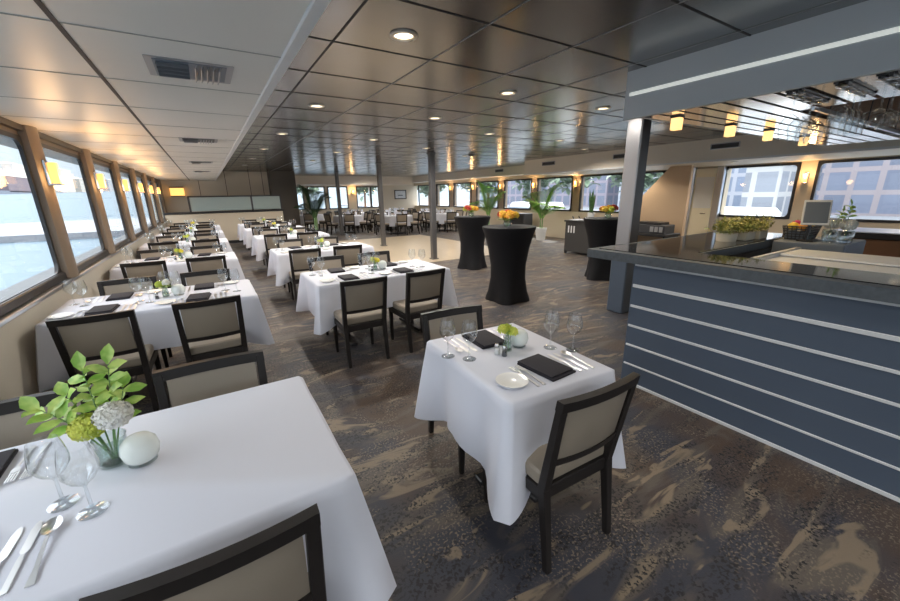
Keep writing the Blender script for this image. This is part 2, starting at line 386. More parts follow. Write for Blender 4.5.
# right wall
WR = [(18.55, 20.4), (17.06, 18.28), (15.1, 16.58), (13.11, 14.63), (11.11, 12.65), (9.14, 10.74), (6.0, 8.72), (3.18, 4.5), (.95, 2.81), (-1.1, .7), (-3.3, -1.4)]
struct('wall_right', MB().bb(XR, XR + .25, YN, YB, 0, .97).bb(XR, XR + .25, YN, YB, 2.1, 2.7).bb(XR, XR + .25, 4.5, 6.0, .97, 2.1), BEIGE)
for k, (y0, y1) in enumerate(WR):
    wn += 1; r_ = sroot('window_%d' % wn)
    rounded_frame(MB(), y0 - .05, y1 + .05, .95, 2.12, XR + .04, XR - .02, .05, .07).build('window_frame', BLACKF if k > 6 else WOOD, r_)
    MB().bb(XR + .02, XR + .026, y0 - .01, y1 + .01, .97, 2.1).build('window_pane', PANE, r_)
ys = sorted(WR); gaps = [(a[1], b[0]) for a, b in zip(ys, ys[1:])]
for a, b in gaps:
    if a == 4.5: continue
    struct('trim_%d' % pil, MB().bb(XR - .005, XR + .2, a + .045, b - .045, .95, 2.12, .012), BEIGE if a < 4 else PILLAR); pil += 1
for i, (y, z) in enumerate([(3.0, 1.80), (8.93, 1.86), (10.92, 1.86), (12.88, 1.87), (14.86, 1.88), (16.82, 1.88)]):
    nm = ['behind the bar', 'beside the tallest green palm', 'second from the palm along the far right wall', 'third from the palm along the far right wall', 'fourth from the palm along the far right wall', 'last along the far right wall'][i]
    s_ = copy_tree(sconce); s_.location = (XR - .02, y, z); s_.rotation_euler = (0, 0, PI)
    tag(s_, 'warm wall sconce between right windows, ' + nm, 'lamp', 'sconces on the right wall')
    plight('lamp', (XR - .14, y, z + .05), SCONCE_W * 1.6, (1, .62, .28), .05)
# right soffit with fascia and vents
struct('ceiling_right', MB().bb(8.55, XR + .2, YN, 9.2, 2.14, 2.7), FASCIA)
struct('ceiling_far', MB().bb(9.85, XR + .2, 9.2, YB, 2.25, 2.7).bb(3.0, 9.85, 19.5, YB, 2.14, 2.7), FASCIA)
struct('trim_%d' % pil, MB().bb(8.52, 8.56, YN, 9.2, 2.125, 2.16), WHITE); pil += 1
def vent(name, label, loc, w_, h_, slats, nrm, group):
    """grille in local xz plane facing -y"""
    t = thing(name, label, 'vent', loc, 0, group)
    rounded_frame(MB(), -w_ / 2, w_ / 2, -h_ / 2, h_ / 2, -.012, .0, .016, .003, 'y').build('frame', VENTM, t)
    MB().bb(-w_ / 2 + .012, w_ / 2 - .012, .0, .004, -h_ / 2 + .012, h_ / 2 - .012).build('backing', GREYDK, t)
    m = MB()
    for k in range(slats):
        z = -h_ / 2 + .02 + (h_ - .04) * k / (slats - 1); m.box(0, -.005, z, w_ - .03, .012, .003, 0, Matrix.Rotation(.6, 3, 'X'))
    m.build('slats', VENTM if nrm != 'dark' else GREYDK, t)
    return t
for i, y in enumerate([3.7, 5.85, 8.2]):
    v = vent('wall_vent', 'dark slotted vent in the beige fascia, %s' % ['nearest the bar', 'above the middle of the right wall', 'beyond the steel column'][i], (8.545, y, 2.40), .5, .11, 5, 'dark', 'fascia vents')
    v.rotation_euler = (0, 0, PI / 2 * -1)
v = vent('wall_vent', 'dark slotted vent in the far beige fascia', (9.845, 12.0, 2.44), .5, .11, 5, 'dark', 'fascia vents'); v.rotation_euler = (0, 0, -PI / 2)
# soffit grilles
for i, y in enumerate([2.5, 5.28, 8.4, 11.2]):
    t = thing('ceiling_vent', 'grey louvred vent in white soffit, %s' % ['nearest', 'second from front', 'third from front', 'farthest'][i], 'vent', (.045, y, ZS), 0, 'soffit vents')
    m = MB(); w_, d_ = .36, .34
    rounded_frame(m, -w_ / 2, w_ / 2, -d_ / 2, d_ / 2, -.02, .002, .035, .003, 'y')
    o = m.build('frame', VENTM, t); o.rotation_euler = (-PI / 2, 0, 0); o.scale = (1, 1, 1)
    o = MB().bb(-w_ / 2 + .03, w_ / 2 - .03, -d_ / 2 + .03, d_ / 2 - .03, -.004, -.001).build('backing', GREYDK if i else BARGREY, t)
    m = MB()
    for k in range(5): m.box(.0 + .025 * k + .02, 0, -.014, .004, d_ - .08, .02, 0, Matrix.Rotation(.5, 3, 'Y'))
    for k in range(4): m.box(-.075, -.10 + .065 * k, -.012, .13, .004, .018, 0, Matrix.Rotation(-.5, 3, 'X'))
    m.build('louvre', VENTM, t)
# back-left partition and panels
stag(struct('wall_partition', MB().bb(XL, 2.46, 16.0, 16.15, 0, 1.08), BEIGE), 'low cream partition wall behind the dining rows', 'partition')
struct('baseboard_partition', MB().bb(XL, 2.46, 15.985, 16.0, 0, .1), BLACKF)
struct('trim_%d' % pil, MB().bb(XL, 2.5, 15.97, 16.17, 1.08, 1.15, .008), BLACKF); pil += 1
r_ = thing('glass_screen', 'frosted teal glass screen standing on the cream partition', 'screen', (0, 16.07, 1.15))
for a, b in ((-.45, 1.42), (1.48, 2.42)): MB().bb(a, b, -.01, .01, .02, .48).build('glass_panel', FPANEL, r_)
MB().bb(-.5, 2.46, -.02, .02, .48, .53).build('top_rail', GREYDK, r_)
for x in (-.48, 1.45): MB().bb(x - .03, x + .03, -.02, .02, 0, .5).build('post', GREYDK, r_)
MB().bb(2.42, 2.46, -.02, .02, 0, .5).build('post', GREYDK, r_)
m = MB(); m.bb(-1.5, 2.2, 16.85, 17.0, 0, 2.7)
struct('wall_back_left', m, PANELB)
m = MB()
for x in (-.1, .75, 1.55, 2.0): m.bb(x - .008, x + .008, 16.84, 16.852, 1.5, ZC)
struct('trim_%d' % pil, m, SEAM); pil += 1
struct('wall_dark', MB().bb(2.2, 3.12, 16.3, 17.0, 0, ZC + .1), mat('dark_bronze_wall', (.07, .058, .045), .4, var=.1))
struct('wall_back_side', MB().bb(2.9, 3.05, 17, YB + .2, 0, 2.7).bb(-1.5, -1.25, 16.4, 17, 0, 2.7), PANELB)
t = thing('display_lamp', 'amber lit glass lamp box on the back wall above partition', 'lamp', (-.78, 16.0, 1.8))
MB().bb(-.2, .2, .6, .84, .16, .2).build('lamp_cap', BLACKF, t); MB().bb(-.2, .2, .62, .84, -.1, .16, .01).build('lamp_shade', AMBER, t); MB().bb(-.2, .2, .6, .84, -.13, -.1).build('lamp_base', BLACKF, t)
# back wall with windows
WB = [(3.3, 4.3), (4.57, 5.4), (5.6, 6.62), (7.15, 7.93), (7.99, 8.45)]
m = MB().bb(2.9, XR + .2, YB, YB + .2, 0, .95).bb(2.9, XR + .2, YB, YB + .2, 2.06, 2.7)
xs = [2.9] + [v_ for p in WB for v_ in p] + [XR + .2]
for a, b in zip(xs[0::2], xs[1::2]): m.bb(a, b, YB, YB + .2, .95, 2.06)
struct('wall_back', m, PANELB)
for a, b in WB:
    wn += 1; r_ = sroot('window_%d' % wn)
    rounded_frame(MB(), a - .03, b + .03, .92, 2.09, YB - .02, YB + .05, .05, .03, 'y').build('window_frame', BLACKF, r_)
    MB().bb(a, b, YB + .02, YB + .026, .95, 2.06).build('window_pane', PANE, r_)
s_ = copy_tree(sconce); s_.location = (6.9, YB - .02, 1.8); s_.rotation_euler = (0, 0, -PI / 2); tag(s_, 'warm wall sconce between windows of the far back wall', 'lamp')
plight('lamp', (6.9, YB - .2, 1.85), SCONCE_W * 2, (1, .6, .26), .05)
t = thing('framed_picture', 'dark framed pale boat picture on the far back wall', 'picture', (9.78, YB - .005, 1.62))
rounded_frame(MB(), -.38, .38, -.26, .26, -.03, 0, .05, .003, 'y').build('frame', BLACKF, t); MB().bb(-.34, .34, -.012, -.004, -.22, .22).build('print', ARTP, t)
MB().bb(-.15, .15, -.02, -.012, -.07, -.02).build('print_mark', BARBLUE, t)

# ------------------------------------------------------------------ posts and column
for i, (x, y) in enumerate([(4.74, 8.33), (4.72, 11.6), (4.70, 16.1)]):
    t = thing('support_post', 'slim dark metal post at the dance floor, %s' % ['nearest the black cocktail tables', 'second from the front', 'farthest one'][i], 'post', (x, y, 0), 0, 'dance floor posts')
    MB().bb(-.065, .065, -.065, .065, .0, ZC, .012).build('shaft', POST, t)
    MB().bb(-.09, .09, -.09, .09, 0.006, .03, .004).build('base_plate', POST, t); MB().bb(-.085, .085, -.085, .085, ZC - .03, ZC, .004).build('cap', POST, t)
t = thing('support_column', 'square steel column rising behind the grey bar corner', 'column', (4.62, 2.98, 0))
MB().bb(-.09, .09, -.1, .1, .85, ZC, .012).build('shaft', COLST, t)
MB().bb(-.115, .115, -.12, .12, 0, .85, .015).build('cladding', BARBLUE, t)
MB().bb(-.08, .08, -.106, -.098, .86, ZC).build('dark_face_panel', GREYDK, t)

# ------------------------------------------------------------------ downlights
def make_downlight():
    t = thing('downlight', '', 'ceiling light')
    MB().lathe([(.085, 0), (.085, -.008), (.062, -.012), (.058, 0)], seg=24).build('trim_ring', TRIMC, t)
    MB().lathe([(0, -.004), (.058, -.004)], seg=24).build('lens', LAMPW, t)
    return t
dl = make_downlight()
DL = [(1.20, 2.41), (2.68, 3.16), (4.16, 3.17), (1.19, 4.58), (2.68, 4.58), (1.18, 6.75), (2.68, 6.77), (4.15, 5.33), (1.18, 8.95), (2.68, 9.0), (5.9, 5.4), (5.9, 8.6), (7.6, 6.2), (4.15, 7.5), (1.18, 11.2), (2.68, 11.3), (5.6, 11), (7.8, 11), (7, 14.5), (1.18, 13.5), (2.7, 13.6), (5.5, 16.5), (8.3, 16.5), (7, 18.6)]
nms = ['nearest, above the aisle', 'second nearest, above the table for two', 'just left of the bar canopy end']
for i, (x, y) in enumerate(DL):
    lab = 'round recessed downlight in dark ceiling, ' + (nms[i] if i < 3 else 'above the %s, %s' % ({1: 'left aisle', 2: 'aisle-row tables', 4: 'cocktail area', 5: 'dance floor edge', 7: 'right side', 8: 'right side'}.get(int(round(x + .1)), 'far seating'), '%s row from front' % ['second', 'third', 'fourth', 'fifth', 'sixth', 'seventh', 'eighth', 'ninth', 'tenth', 'eleventh', 'twelfth', 'thirteenth', 'fourteenth', 'fifteenth', 'sixteenth', 'seventeenth'][min(16, int(y) - 3)]))
    place(dl, 'dl', (x, y, ZC), 0, lab, 'ceiling light', 'recessed downlights')
    plight('lamp', (x, y, ZC - .03), DOWNLIGHT_W * (.6 if y < 3.2 else 1.9), (1, .93, .84), .05, None, 2.85)
for i, (x, y) in enumerate([(.9, -1.6), (2.2, .6), (.9, .2), (2.3, -1.8)]):      # the same lamps over the part of the room behind the photographer
    place(dl, 'dl', (x, y, ZC), 0, 'round recessed downlight in dark ceiling behind the viewer, %s' % ['left rear', 'right front', 'left front', 'right rear'][i], 'ceiling light', 'recessed downlights')
    plight('lamp', (x, y, ZC - .03), DOWNLIGHT_W * .5, (1, .94, .86), .05, None, 2.5)
for y, z, nm in ((1.2, 2.14, 'above the back counter'), (3.8, 2.14, 'above the door end of the bar'), (5.9, 2.14, 'before the tan stair panel'), (8.3, 2.14, 'above the wicker cabinet'), (11.2, 2.25, 'above the palms'), (14.2, 2.25, 'above the far right tables')):  # warm soffit lamps added to brighten the right wall and stair panel
    place(dl, 'dl', (9.25 if z < 2.2 else 10.1, y, z), 0, 'added fill downlight in the beige right soffit, ' + nm, 'ceiling light', 'recessed downlights')
    plight('lamp', (9.25 if z < 2.2 else 10.1, y, z - .03), DOWNLIGHT_W * .8, (1, .86, .66), .05, None, 2.7)
t = thing('smoke_detector', 'small round smoke detector on the far dark ceiling', 'smoke detector', (5.8, 8.15, ZC))
MB().lathe([(.09, 0), (.09, -.02), (.06, -.05), (0, -.055)]).build('housing', GREYDK, t); MB().lathe([(.1, 0), (.1, -.008), (.085, -.01)]).build('mount_ring', VENTM, t)

# ------------------------------------------------------------------ bar
XB = 2.84
bar = thing('bar_counter', 'slate blue bar front with pale horizontal strips and grey stone top', 'bar', (0, 0, 0))
MB().bb(XB, XB + .12, -1.8, 1.74, 0, 1.04).bb(XB + .02, 5.3, 1.62, 1.74, 0, 1.04).build('front_panel', BARBLUE, bar)
for z, h_ in ((1.03, .014), (.86, .026), (.69, .02), (.52, .018), (.35, .016), (.18, .014), (.012, .024)):
    MB().bb(XB - .008, XB + .005, -1.8, 1.728, z - h_ / 2, z + h_ / 2, .002).build('metal_strip', STRIPE, bar)
MB().prism([(XB - .05, -1.8), (XB + .42, -1.8), (XB + .42, 1.45), (5.35, 1.45), (5.35, 2.16), (XB - .05, 2.16)], 'z', 1.045, 1.115).build('stone_edge', BARSTONE, bar)
MB().prism([(XB + .03, -1.8), (XB + .40, -1.8), (XB + .40, 1.47), (5.33, 1.47), (5.33, 2.1), (XB + .03, 2.1)], 'z', 1.115, 1.121).build('gloss_top', BARGLOSS, bar)
MB().bb(XB + .40, XB + .44, -1.8, 1.45, 0, 1.04).bb(XB + .44, 5.3, 1.43, 1.47, 0, 1.04).build('inner_panel', GREYDK, bar)
# work counter inside the bar with ice bins
t = thing('ice_bin', 'stainless steel ice bin with sliding white lids behind the bar', 'ice bin', (3.80, .72, 0))
MB().bb(-.42, .45, -.35, .42, .0, 1.06, .008).build('cabinet', STEEL, t)
MB().bb(-.40, .05, -.33, .40, 1.062, 1.08, .004).build('lid', WHITE, t); MB().bb(.0, .43, -.33, .40, 1.085, 1.10, .004).build('lid', WHITE, t)
MB().bb(-.44, .47, .40, .44, .98, 1.11, .004).build('rim', ALU, t)
t = thing('bar_shelf', 'raised grey bar shelf carrying the flower vases', 'shelf', (4.88, 1.17, 0))
MB().bb(-.30, .32, -.22, .23, 0, .95, .01).build('body', GREYDK, t); MB().bb(-.32, .34, -.25, .25, .95, 1.12, .01).build('top', BARGREY, t)
t = thing('back_counter', 'black back counter with pale steel top below right windows', 'counter', (7.9, .4, 0))
MB().bb(-.4, .4, -2, 1.3, 0, .92).build('body', BROWN, t); MB().bb(-.43, .43, -2.02, 1.32, .92, 1.0, .01).build('worktop', BLACKF, t); MB().bb(-.40, .41, -2, 1.3, 1.0, 1.012).build('steel_top', ALU, t)
# overhead canopy
hood = thing('bar_canopy', 'blue-grey bar canopy with lit strip and glossy slatted underside', 'canopy', (0, 0, 0))
HX, HZ, HY = 3.14, 2.185, 2.18
MB().bb(HX, HX + .04, -2.4, HY, HZ, ZC).bb(HX + .04, 7.75, 2.02, 2.06, HZ, ZC - .12).build('fascia_board', HOOD, hood)
MB().bb(HX - .006, HX + .006, -2.4, HY - .04, 2.36, 2.385).build('light_strip', LED, hood)
OX0, OX1, OY1 = 4.05, 7.2, 1.2      # glass-rack recess
m = MB()
for k in range(8):
    a = 2.02 - .15 * k
    if a > OY1 + .12: m.bb(HX + .04, 7.7, a - .118, a, HZ, HZ + .03)
    else: m.bb(HX + .04, OX0, a - .118, a, HZ, HZ + .03)
for k in range(8, 29):
    a = 2.02 - .15 * k; m.bb(HX + .04, OX0, a - .118, a, HZ, HZ + .03)
m.build('slat_panel', SLAT, hood)
MB().bb(HX + .04, OX0, -2.4, 2.02, HZ + .034, HZ + .05).bb(OX0, 7.7, OY1 + .06, 2.02, HZ + .034, HZ + .05).build('slat_backing', SEAM, hood)
m = MB().bb(OX0, OX1, OY1, OY1 + .03, HZ, ZC - .02).bb(OX1, OX1 + .03, -2.4, OY1 + .03, HZ, ZC - .02).bb(OX0 - .03, OX0, -2.4, OY1 + .03, HZ, ZC - .02)
m.build('recess_side', BROWN, hood)
MB().bb(OX0, OX1, OY1 - .02, OY1, HZ - .012, HZ + .02).build('recess_trim', ALU, hood)
for k in range(5): MB().bb(OX0 + .55 * k + .4, OX0 + .55 * k + .412, OY1 - .006, OY1, HZ, ZC - .03).build('panel_joint', SEAM, hood)
for i, (x, y) in enumerate([(3.40, 1.86), (4.30, 1.84), (5.05, 1.80), (6.05, 1.80)]):
    t = thing('canopy_light', 'small box-shaped amber lamp under the bar canopy, %s from the aisle end' % ['first', 'second', 'third', 'fourth', 'fifth'][i], 'ceiling light', (x, y, HZ), 0, 'square lights under the canopy')
    MB().bb(-.034, .034, -.034, .034, -.105, -.012, .004).build('lamp_shade', SQLENS, t); MB().bb(-.04, .04, -.04, .04, -.014, -.001, .003).build('base_plate', BLACKF, t)
    plight('lamp', (x, y - .12, HZ - .14), 9, (1, .72, .38), .05, None, 2.6)

# ------------------------------------------------------------------ glassware
WINE = [(.0, .003), (.034, .001), (.036, .003), (.012, .008), (.0045, .018), (.004, .085), (.010, .094), (.030, .112), (.042, .135), (.0425, .155), (.038, .185), (.032, .212)]
def make_glass(prof, cuts, name):
    t = thing(name, '', 'glass')
    MB().lathe(prof[:cuts[0] + 1], seg=20).build('foot', GLASS, t, 60); MB().lathe(prof[cuts[0]:cuts[1] + 1], seg=10).build('stem', GLASS, t, 60); MB().lathe(prof[cuts[1]:], seg=22).build('bowl', GLASS, t, 60)
    return t
wine = make_glass(WINE, (3, 6), 'wine_glass')
wine_small = MB().lathe(WINE, seg=12).build('wine_glass', GLASS, None, 60)
COUPE = [(0, .003), (.038, .001), (.038, .004), (.008, .01), (.004, .02), (.004, .11), (.012, .118), (.05, .135), (.064, .16), (.066, .175)]
FLUTE = [(0, .003), (.03, .001), (.03, .004), (.006, .01), (.004, .02), (.004, .07), (.012, .08), (.03, .10), (.036, .14), (.035, .2)]
# hanging glasses on racks below the canopy
for gi, (rx, ry, nm, prof, cuts, nn, dx) in enumerate([(2.66, .93, 'wine glass', [(r_ * 1.05, z) for r_, z in WINE], (3, 6), 4, .15), (2.66, .735, 'beer glass', FLUTE, (3, 6), 4, .12), (2.72, .585, 'coupe glass', COUPE, (3, 6), 3, .2)]):
    y = ry * 1.135; x0 = HX + .12
    rk = thing('glass_rack', 'dark metal glass rack under the canopy holding upturned %s stems' % nm.split()[0], 'glass rack', (x0, y, HZ), 0, 'stemware racks under canopy')
    for s_ in (-1, 1): MB().bb(-.07, .50, s_ * .022 - .006, s_ * .022 + .006, -.022, -.004).build('rail', BLACKF, rk)
    for q in (-.05, .48): MB().bb(q - .008, q + .008, -.04, .04, -.008, 0).build('bracket', BLACKF, rk)
    base = make_glass(prof, cuts, nm.replace(' ', '_'))
    for j in range(nn):
        g = base if j == 0 else copy_tree(base)
        g.location = (x0 - .01 + dx * j, y, HZ - .018); g.rotation_euler = (PI, 0, .3 * j); g.scale = (1.25, 1.25, 1.25)
        tag(g, 'upturned %s hanging under the canopy, %s in its row' % (nm, ['front', 'second', 'third', 'back'][j]), 'glass', 'hanging ' + nm + 's')

# ------------------------------------------------------------------ chairs
def make_chair():
    t = thing('dining_chair', '', 'chair')
    m = MB().box(0, .015, .445, .43, .44, .075, .028, None, 3); m.build('seat', UPH, t)
    m = MB().bb(-.205, .205, .17, .205, .345, .405, .004).bb(-.215, -.185, -.2, .2, .345, .405, .004).bb(.185, .215, -.2, .2, .345, .405, .004).bb(-.2, .2, -.215, -.185, .345, .41, .004); m.build('seat_frame', WOOD, t)
    for s_ in (-1, 1):
        MB().bar((s_ * .195, .2, .0), (s_ * .195, .2, .41), .026, .028, .042, .042, bev=.004).build('leg', WOOD, t)
        m = MB(); m.bar((s_ * .195, -.255, .0), (s_ * .195, -.205, .42), .03, .032, .04, .042, bev=.003); m.bar((s_ * .195, -.206, .40), (s_ * .205, -.285, .845), .04, .042, .034, .032, bev=.003); m.build('leg', WOOD, t)
    def yb(z): return -.206 - .079 * (z - .40) / .445
    def curved(z0, z1, th, x_, bow, mt, nm, off=0, nx=8, puff=0):
        m = MB(); V = []
        for i in range(nx + 1):
            x = -x_ + 2 * x_ * i / nx; b = -bow * (1 - (x / x_) ** 2)
            col = []
            nz = 5 if puff else 2
            for side in (1, -1):
                for k in range(nz):
                    z = z0 + (z1 - z0) * k / (nz - 1); pf = puff * (1 - (2 * k / (nz - 1) - 1) ** 4) * (1 - (x / x_) ** 6)
                    col.append(m.bm.verts.new((x, yb(z) + b + off + side * (th / 2 + pf), z)))
            V.append((col, nz))
        for (A, nz), (B, _) in zip(V, V[1:]):
            for k in range(nz - 1):
                m.bm.faces.new((A[k], A[k + 1], B[k + 1], B[k])); m.bm.faces.new((A[nz + k], A[nz + k + 1], B[nz + k + 1], B[nz + k]))
            m.bm.faces.new((A[0], B[0], B[nz], A[nz])); m.bm.faces.new((A[nz - 1], B[nz - 1], B[2 * nz - 1], A[2 * nz - 1]))
        for A, nz in (V[0], V[-1]): m.bm.faces.new([A[k] for k in range(nz)] + [A[nz + k] for k in range(nz - 1, -1, -1)])
        return m.build(nm, mt, t)
    curved(.815, .86, .034, .222, .022, WOOD, 'top_rail'); curved(.535, .565, .03, .19, .02, WOOD, 'lower_rail')
    curved(.565, .815, .02, .178, .02, UPH, 'back_panel', puff=.012)
    return t
chair = make_chair()
GC = 'dark-framed taupe dining chairs'

# ------------------------------------------------------------------ tablecloths and tables
def cloth(L, W, drop, seed, flare=.03, zt=.757, cw=.15, cex=.42, cout=.09, lims=None):
    rr = random.Random(seed); m = MB(); n = 26; per = []
    cor = [(L / 2, W / 2), (-L / 2, W / 2), (-L / 2, -W / 2), (L / 2, -W / 2)]
    nrm = [(0, 1), (-1, 0), (0, -1), (1, 0)]
    for k in range(4):
        a = Vector(cor[k]); b = Vector(cor[(k + 1) % 4]); ln = (b - a).length
        for i in range(n): 
            s_ = .5 - .5 * math.cos(PI * i / n); s_ = .55 * s_ + .45 * i / n
            p = a.lerp(b, s_); d0 = s_ * ln; d1 = (1 - s_) * ln; per.append((p, Vector(nrm[k]), d0, d1, k))
    N = len(per); ph = [rr.uniform(0, 6) for _ in range(8)]
    rings = []; T = [0, .03, .1, .2, .35, .5, .65, .8, .92, 1]
    for t in T:
        ring = []
        for i, (p, nv, d0, d1, k) in enumerate(per):
            dc = min(d0, d1); c = math.exp(-(dc / cw) ** 2); cr_ = Vector(cor[k] if d0 < d1 else cor[(k + 1) % 4]); dg = Vector((math.copysign(.707, cr_.x), math.copysign(.707, cr_.y)))
            c2 = math.exp(-((dc - cw * 1.15) / (cw * .5)) ** 2)
            dr = drop * (1 + cex * math.exp(-(dc / .27) ** 1.5))
            out = flare * (t ** .8) * (1 - .3 * c) - .05 * c2 * t + (.012 if t > 0 else 0)
            out += t * .012 * math.sin(7 * (d0 + k) + ph[k]) + t * .006 * math.sin(17 * d0 + ph[k + 4])
            q = p + nv * out + dg * (cout * c ** 2 * t)
            if lims: q.x = max(lims, q.x)
            z = zt - dr * t if t > .03 else (zt if t == 0 else zt - .008)
            ring.append(m.bm.verts.new((q.x, q.y, z)))
        rings.append(ring)
    for a, b in zip(rings, rings[1:]):
        for i in range(N): m.bm.faces.new((a[i], a[(i + 1) % N], b[(i + 1) % N], b[i]))
    m.bm.faces.new(rings[0])
    return m
def make_table(L, W):
    t = thing('dining_table', '', 'table')
    MB().bb(-L / 2 + .01, L / 2 - .01, -W / 2 + .01, W / 2 - .01, .715, .75, .004).build('tabletop', WOOD, t)
    xs = (-L * .28, L * .28) if L > 1 else (0,)
    for x in xs:
        MB().bb(x - .03, x + .03, -.03, .03, .03, .715, .004).build('pedestal', BLACKF, t)
        MB().bb(x - .035, x + .035, -W * .36, W * .36, 0, .03, .006).build('foot', BLACKF, t)
        if L < 1: MB().bb(-L * .36, L * .36, -.035, .035, 0, .03, .006).build('foot', BLACKF, t)
    return t
tabL, tabM, tabS = make_table(1.38, .78), make_table(1.48, .78), make_table(.60, .78)
# ------------------------------------------------------------------ tableware prototypes
def make_napkin():
    t = thing('napkin', '', 'napkin')
    MB().box(0, 0, .006, .165, .235, .011, .004, None, 2).build('lower_fold', NAP, t); MB().box(-.004, .006, .0165, .155, .222, .009, .004, None, 2).build('upper_fold', NAP, t)
    return t
def strip(m, pts, th=.0022, z=.0):
    """flat outline (y, halfwidth, zoff) along y"""
    A = []
    for y, hw, zo in pts: A.append([m.bm.verts.new((sx_ * hw, y, z + zo + dz)) for dz in (0, th) for sx_ in (-1, 1)])
    for a, b in zip(A, A[1:]):
        for i, j in ((0, 1), (1, 3), (3, 2), (2, 0)): m.bm.faces.new((a[i], a[j], b[j], b[i]))
    for a in (A[0], A[-1]): m.bm.faces.new((a[0], a[1], a[3], a[2]))
    return m
def make_cutlery():
    k = thing('table_knife', '', 'knife'); strip(MB(), [(-.115, .007, 0), (-.02, .0065, .001), (0, .004, .002)]).build('handle', SILVER, k)
    strip(MB(), [(0, .004, .002), (.012, .0095, .001), (.09, .010, .0), (.112, .006, 0), (.12, .001, 0)], .0016).build('blade', SILVER, k)
    f_ = thing('table_fork', '', 'fork'); strip(MB(), [(-.11, .008, 0), (-.04, .004, .003), (.03, .004, .008), (.045, .011, .008), (.06, .012, .005)]).build('handle', SILVER, f_)
    m = MB()
    for x in (-.0095, -.0032, .0032, .0095): m.bb(x - .0018, x + .0018, .058, .105, .003, .0055)
    m.build('tines', SILVER, f_)
    s_ = thing('table_spoon', '', 'spoon'); strip(MB(), [(-.11, .009, 0), (-.06, .005, .002), (.02, .0038, .009), (.045, .004, .008)]).build('handle', SILVER, s_)
    m = MB(); V = []
    for i in range(7):
        rr_ = i / 6; ring = []
        for j in range(16): 
            a = 2 * PI * j / 16; ring.append((math.sin(a) * .021 * rr_, .076 + math.cos(a) * .034 * rr_, .002 + .010 * rr_ ** 2))
        V.append(ring)
    vv = [[m.bm.verts.new(p) for p in r_] for r_ in V[1:]]; c0 = m.bm.verts.new((0, .076, .002))
    for j in range(16): m.bm.faces.new((c0, vv[0][j], vv[0][(j + 1) % 16]))
    for a, b in zip(vv, vv[1:]):
        for j in range(16): m.bm.faces.new((a[j], a[(j + 1) % 16], b[(j + 1) % 16], b[j]))
    m.build('bowl', SILVER, s_)
    return k, f_, s_
napkin = make_napkin(); knife, fork, spoon = make_cutlery()
plate = MB().lathe([(0, .003), (.045, .003), (.05, .0), (.052, .003), (.075, .014), (.0755, .016), (.073, .0165), (.05, .007), (0, .006)], seg=32).build('bread_plate', CHINA)
def make_shaker(mt, nm):
    t = thing(nm, '', 'shaker')
    MB().lathe([(0, 0), (.016, 0), (.017, .004), (.014, .03), (.012, .042)], seg=14).build('body', GLASS, t); MB().lathe([(.0155, .001), (.0145, .003), (.0125, .028), (0, .028)], seg=12).build('contents', mt, t)
    MB().lathe([(.0135, .042), (.0135, .052), (.009, .059), (0, .06)], seg=14).build('cap', STEEL, t); return t
salt = make_shaker(WHITE, 'salt_shaker'); pepper = make_shaker(GREYDK, 'pepper_shaker')
def make_candle():
    t = thing('candle_holder', '', 'candle')
    MB().lathe([(0, .012), (.036, .012), (.047, .024), (.053, .05), (.048, .077), (.034, .094), (.016, .100), (0, .1015), (0, .094), (.028, .088), (.042, .07), (.044, .045), (.03, .025), (0, .02)], seg=28).build('globe', FROST, t)
    MB().lathe([(0, 0), (.035, 0), (.04, .004), (.038, .012), (0, .012)], seg=28).build('glass_base', VGLASS, t)
    MB().lathe([(0, .02), (.022, .02), (.022, .042), (0, .042)], seg=14).build('tealight', WHITE, t); return t
candle = make_candle()
def petals(m, c, r_, n, size, rr, sq=1.0, lo=-.5):
    c = Vector(c)
    for i in range(n):
        z = lo + (1 - lo) * (i + .5) / n; a = i * 2.39996; q = math.sqrt(max(0, 1 - z * z)); d = Vector((q * math.cos(a), q * math.sin(a), z))
        p = c + Vector((d.x, d.y, d.z * sq)) * r_ * rr.uniform(.9, 1.06); tx = d.orthogonal().normalized(); tx.rotate(Quaternion(d, rr.uniform(0, 6))); ty = d.cross(tx)
        for k in range(4):
            e1 = tx if k == 0 else ty if k == 1 else -tx if k == 2 else -ty; e2 = d.cross(e1)
            m.face([p, p + (e1 * .7 + e2 * .5) * size + d * size * .2, p + e1 * size * 1.15 + d * size * .35, p + (e1 * .7 - e2 * .5) * size + d * size * .2])
    return m
def make_posy(sc=1.0, seed=1, m1=LIME, m2=LIME, nm='flower_posy', n=3):
    """small bunch of blooms with leaves, origin at the mouth of the vase"""
    rr = random.Random(seed); t = thing(nm, '', 'flowers')
    for k in range(n):
        a = 2.1 * k + seed; c = (.032 * sc * math.cos(a), .032 * sc * math.sin(a), .03 * sc + .014 * (k % 2))
        b = petals(MB(), c, .024 * sc, 34, .011 * sc, rr).build('bloom', m1 if k % 2 == 0 else m2, t)
    m = MB()
    for k in range(9):
        a = k * 2.4 + seed; d = Vector((math.cos(a), math.sin(a), rr.uniform(.2, 1.6))).normalized(); m.leaf((0, 0, .005), d, (0, 0, 1) if abs(d.z) < .9 else (1, 0, 0), .065 * sc * rr.uniform(.8, 1.2), .022 * sc)
    m.build('leaves', LEAF, t)
    m = MB()
    for k in range(4): m.tube([(.008 * math.cos(k * 1.6), .008 * math.sin(k * 1.6), -.075), (.01 * math.cos(k * 1.6), .01 * math.sin(k * 1.6), 0), (.03 * sc * math.cos(2.1 * k + seed), .03 * sc * math.sin(2.1 * k + seed), .03)], .0016, 5)
    m.build('stems', STEM, t)
    return t
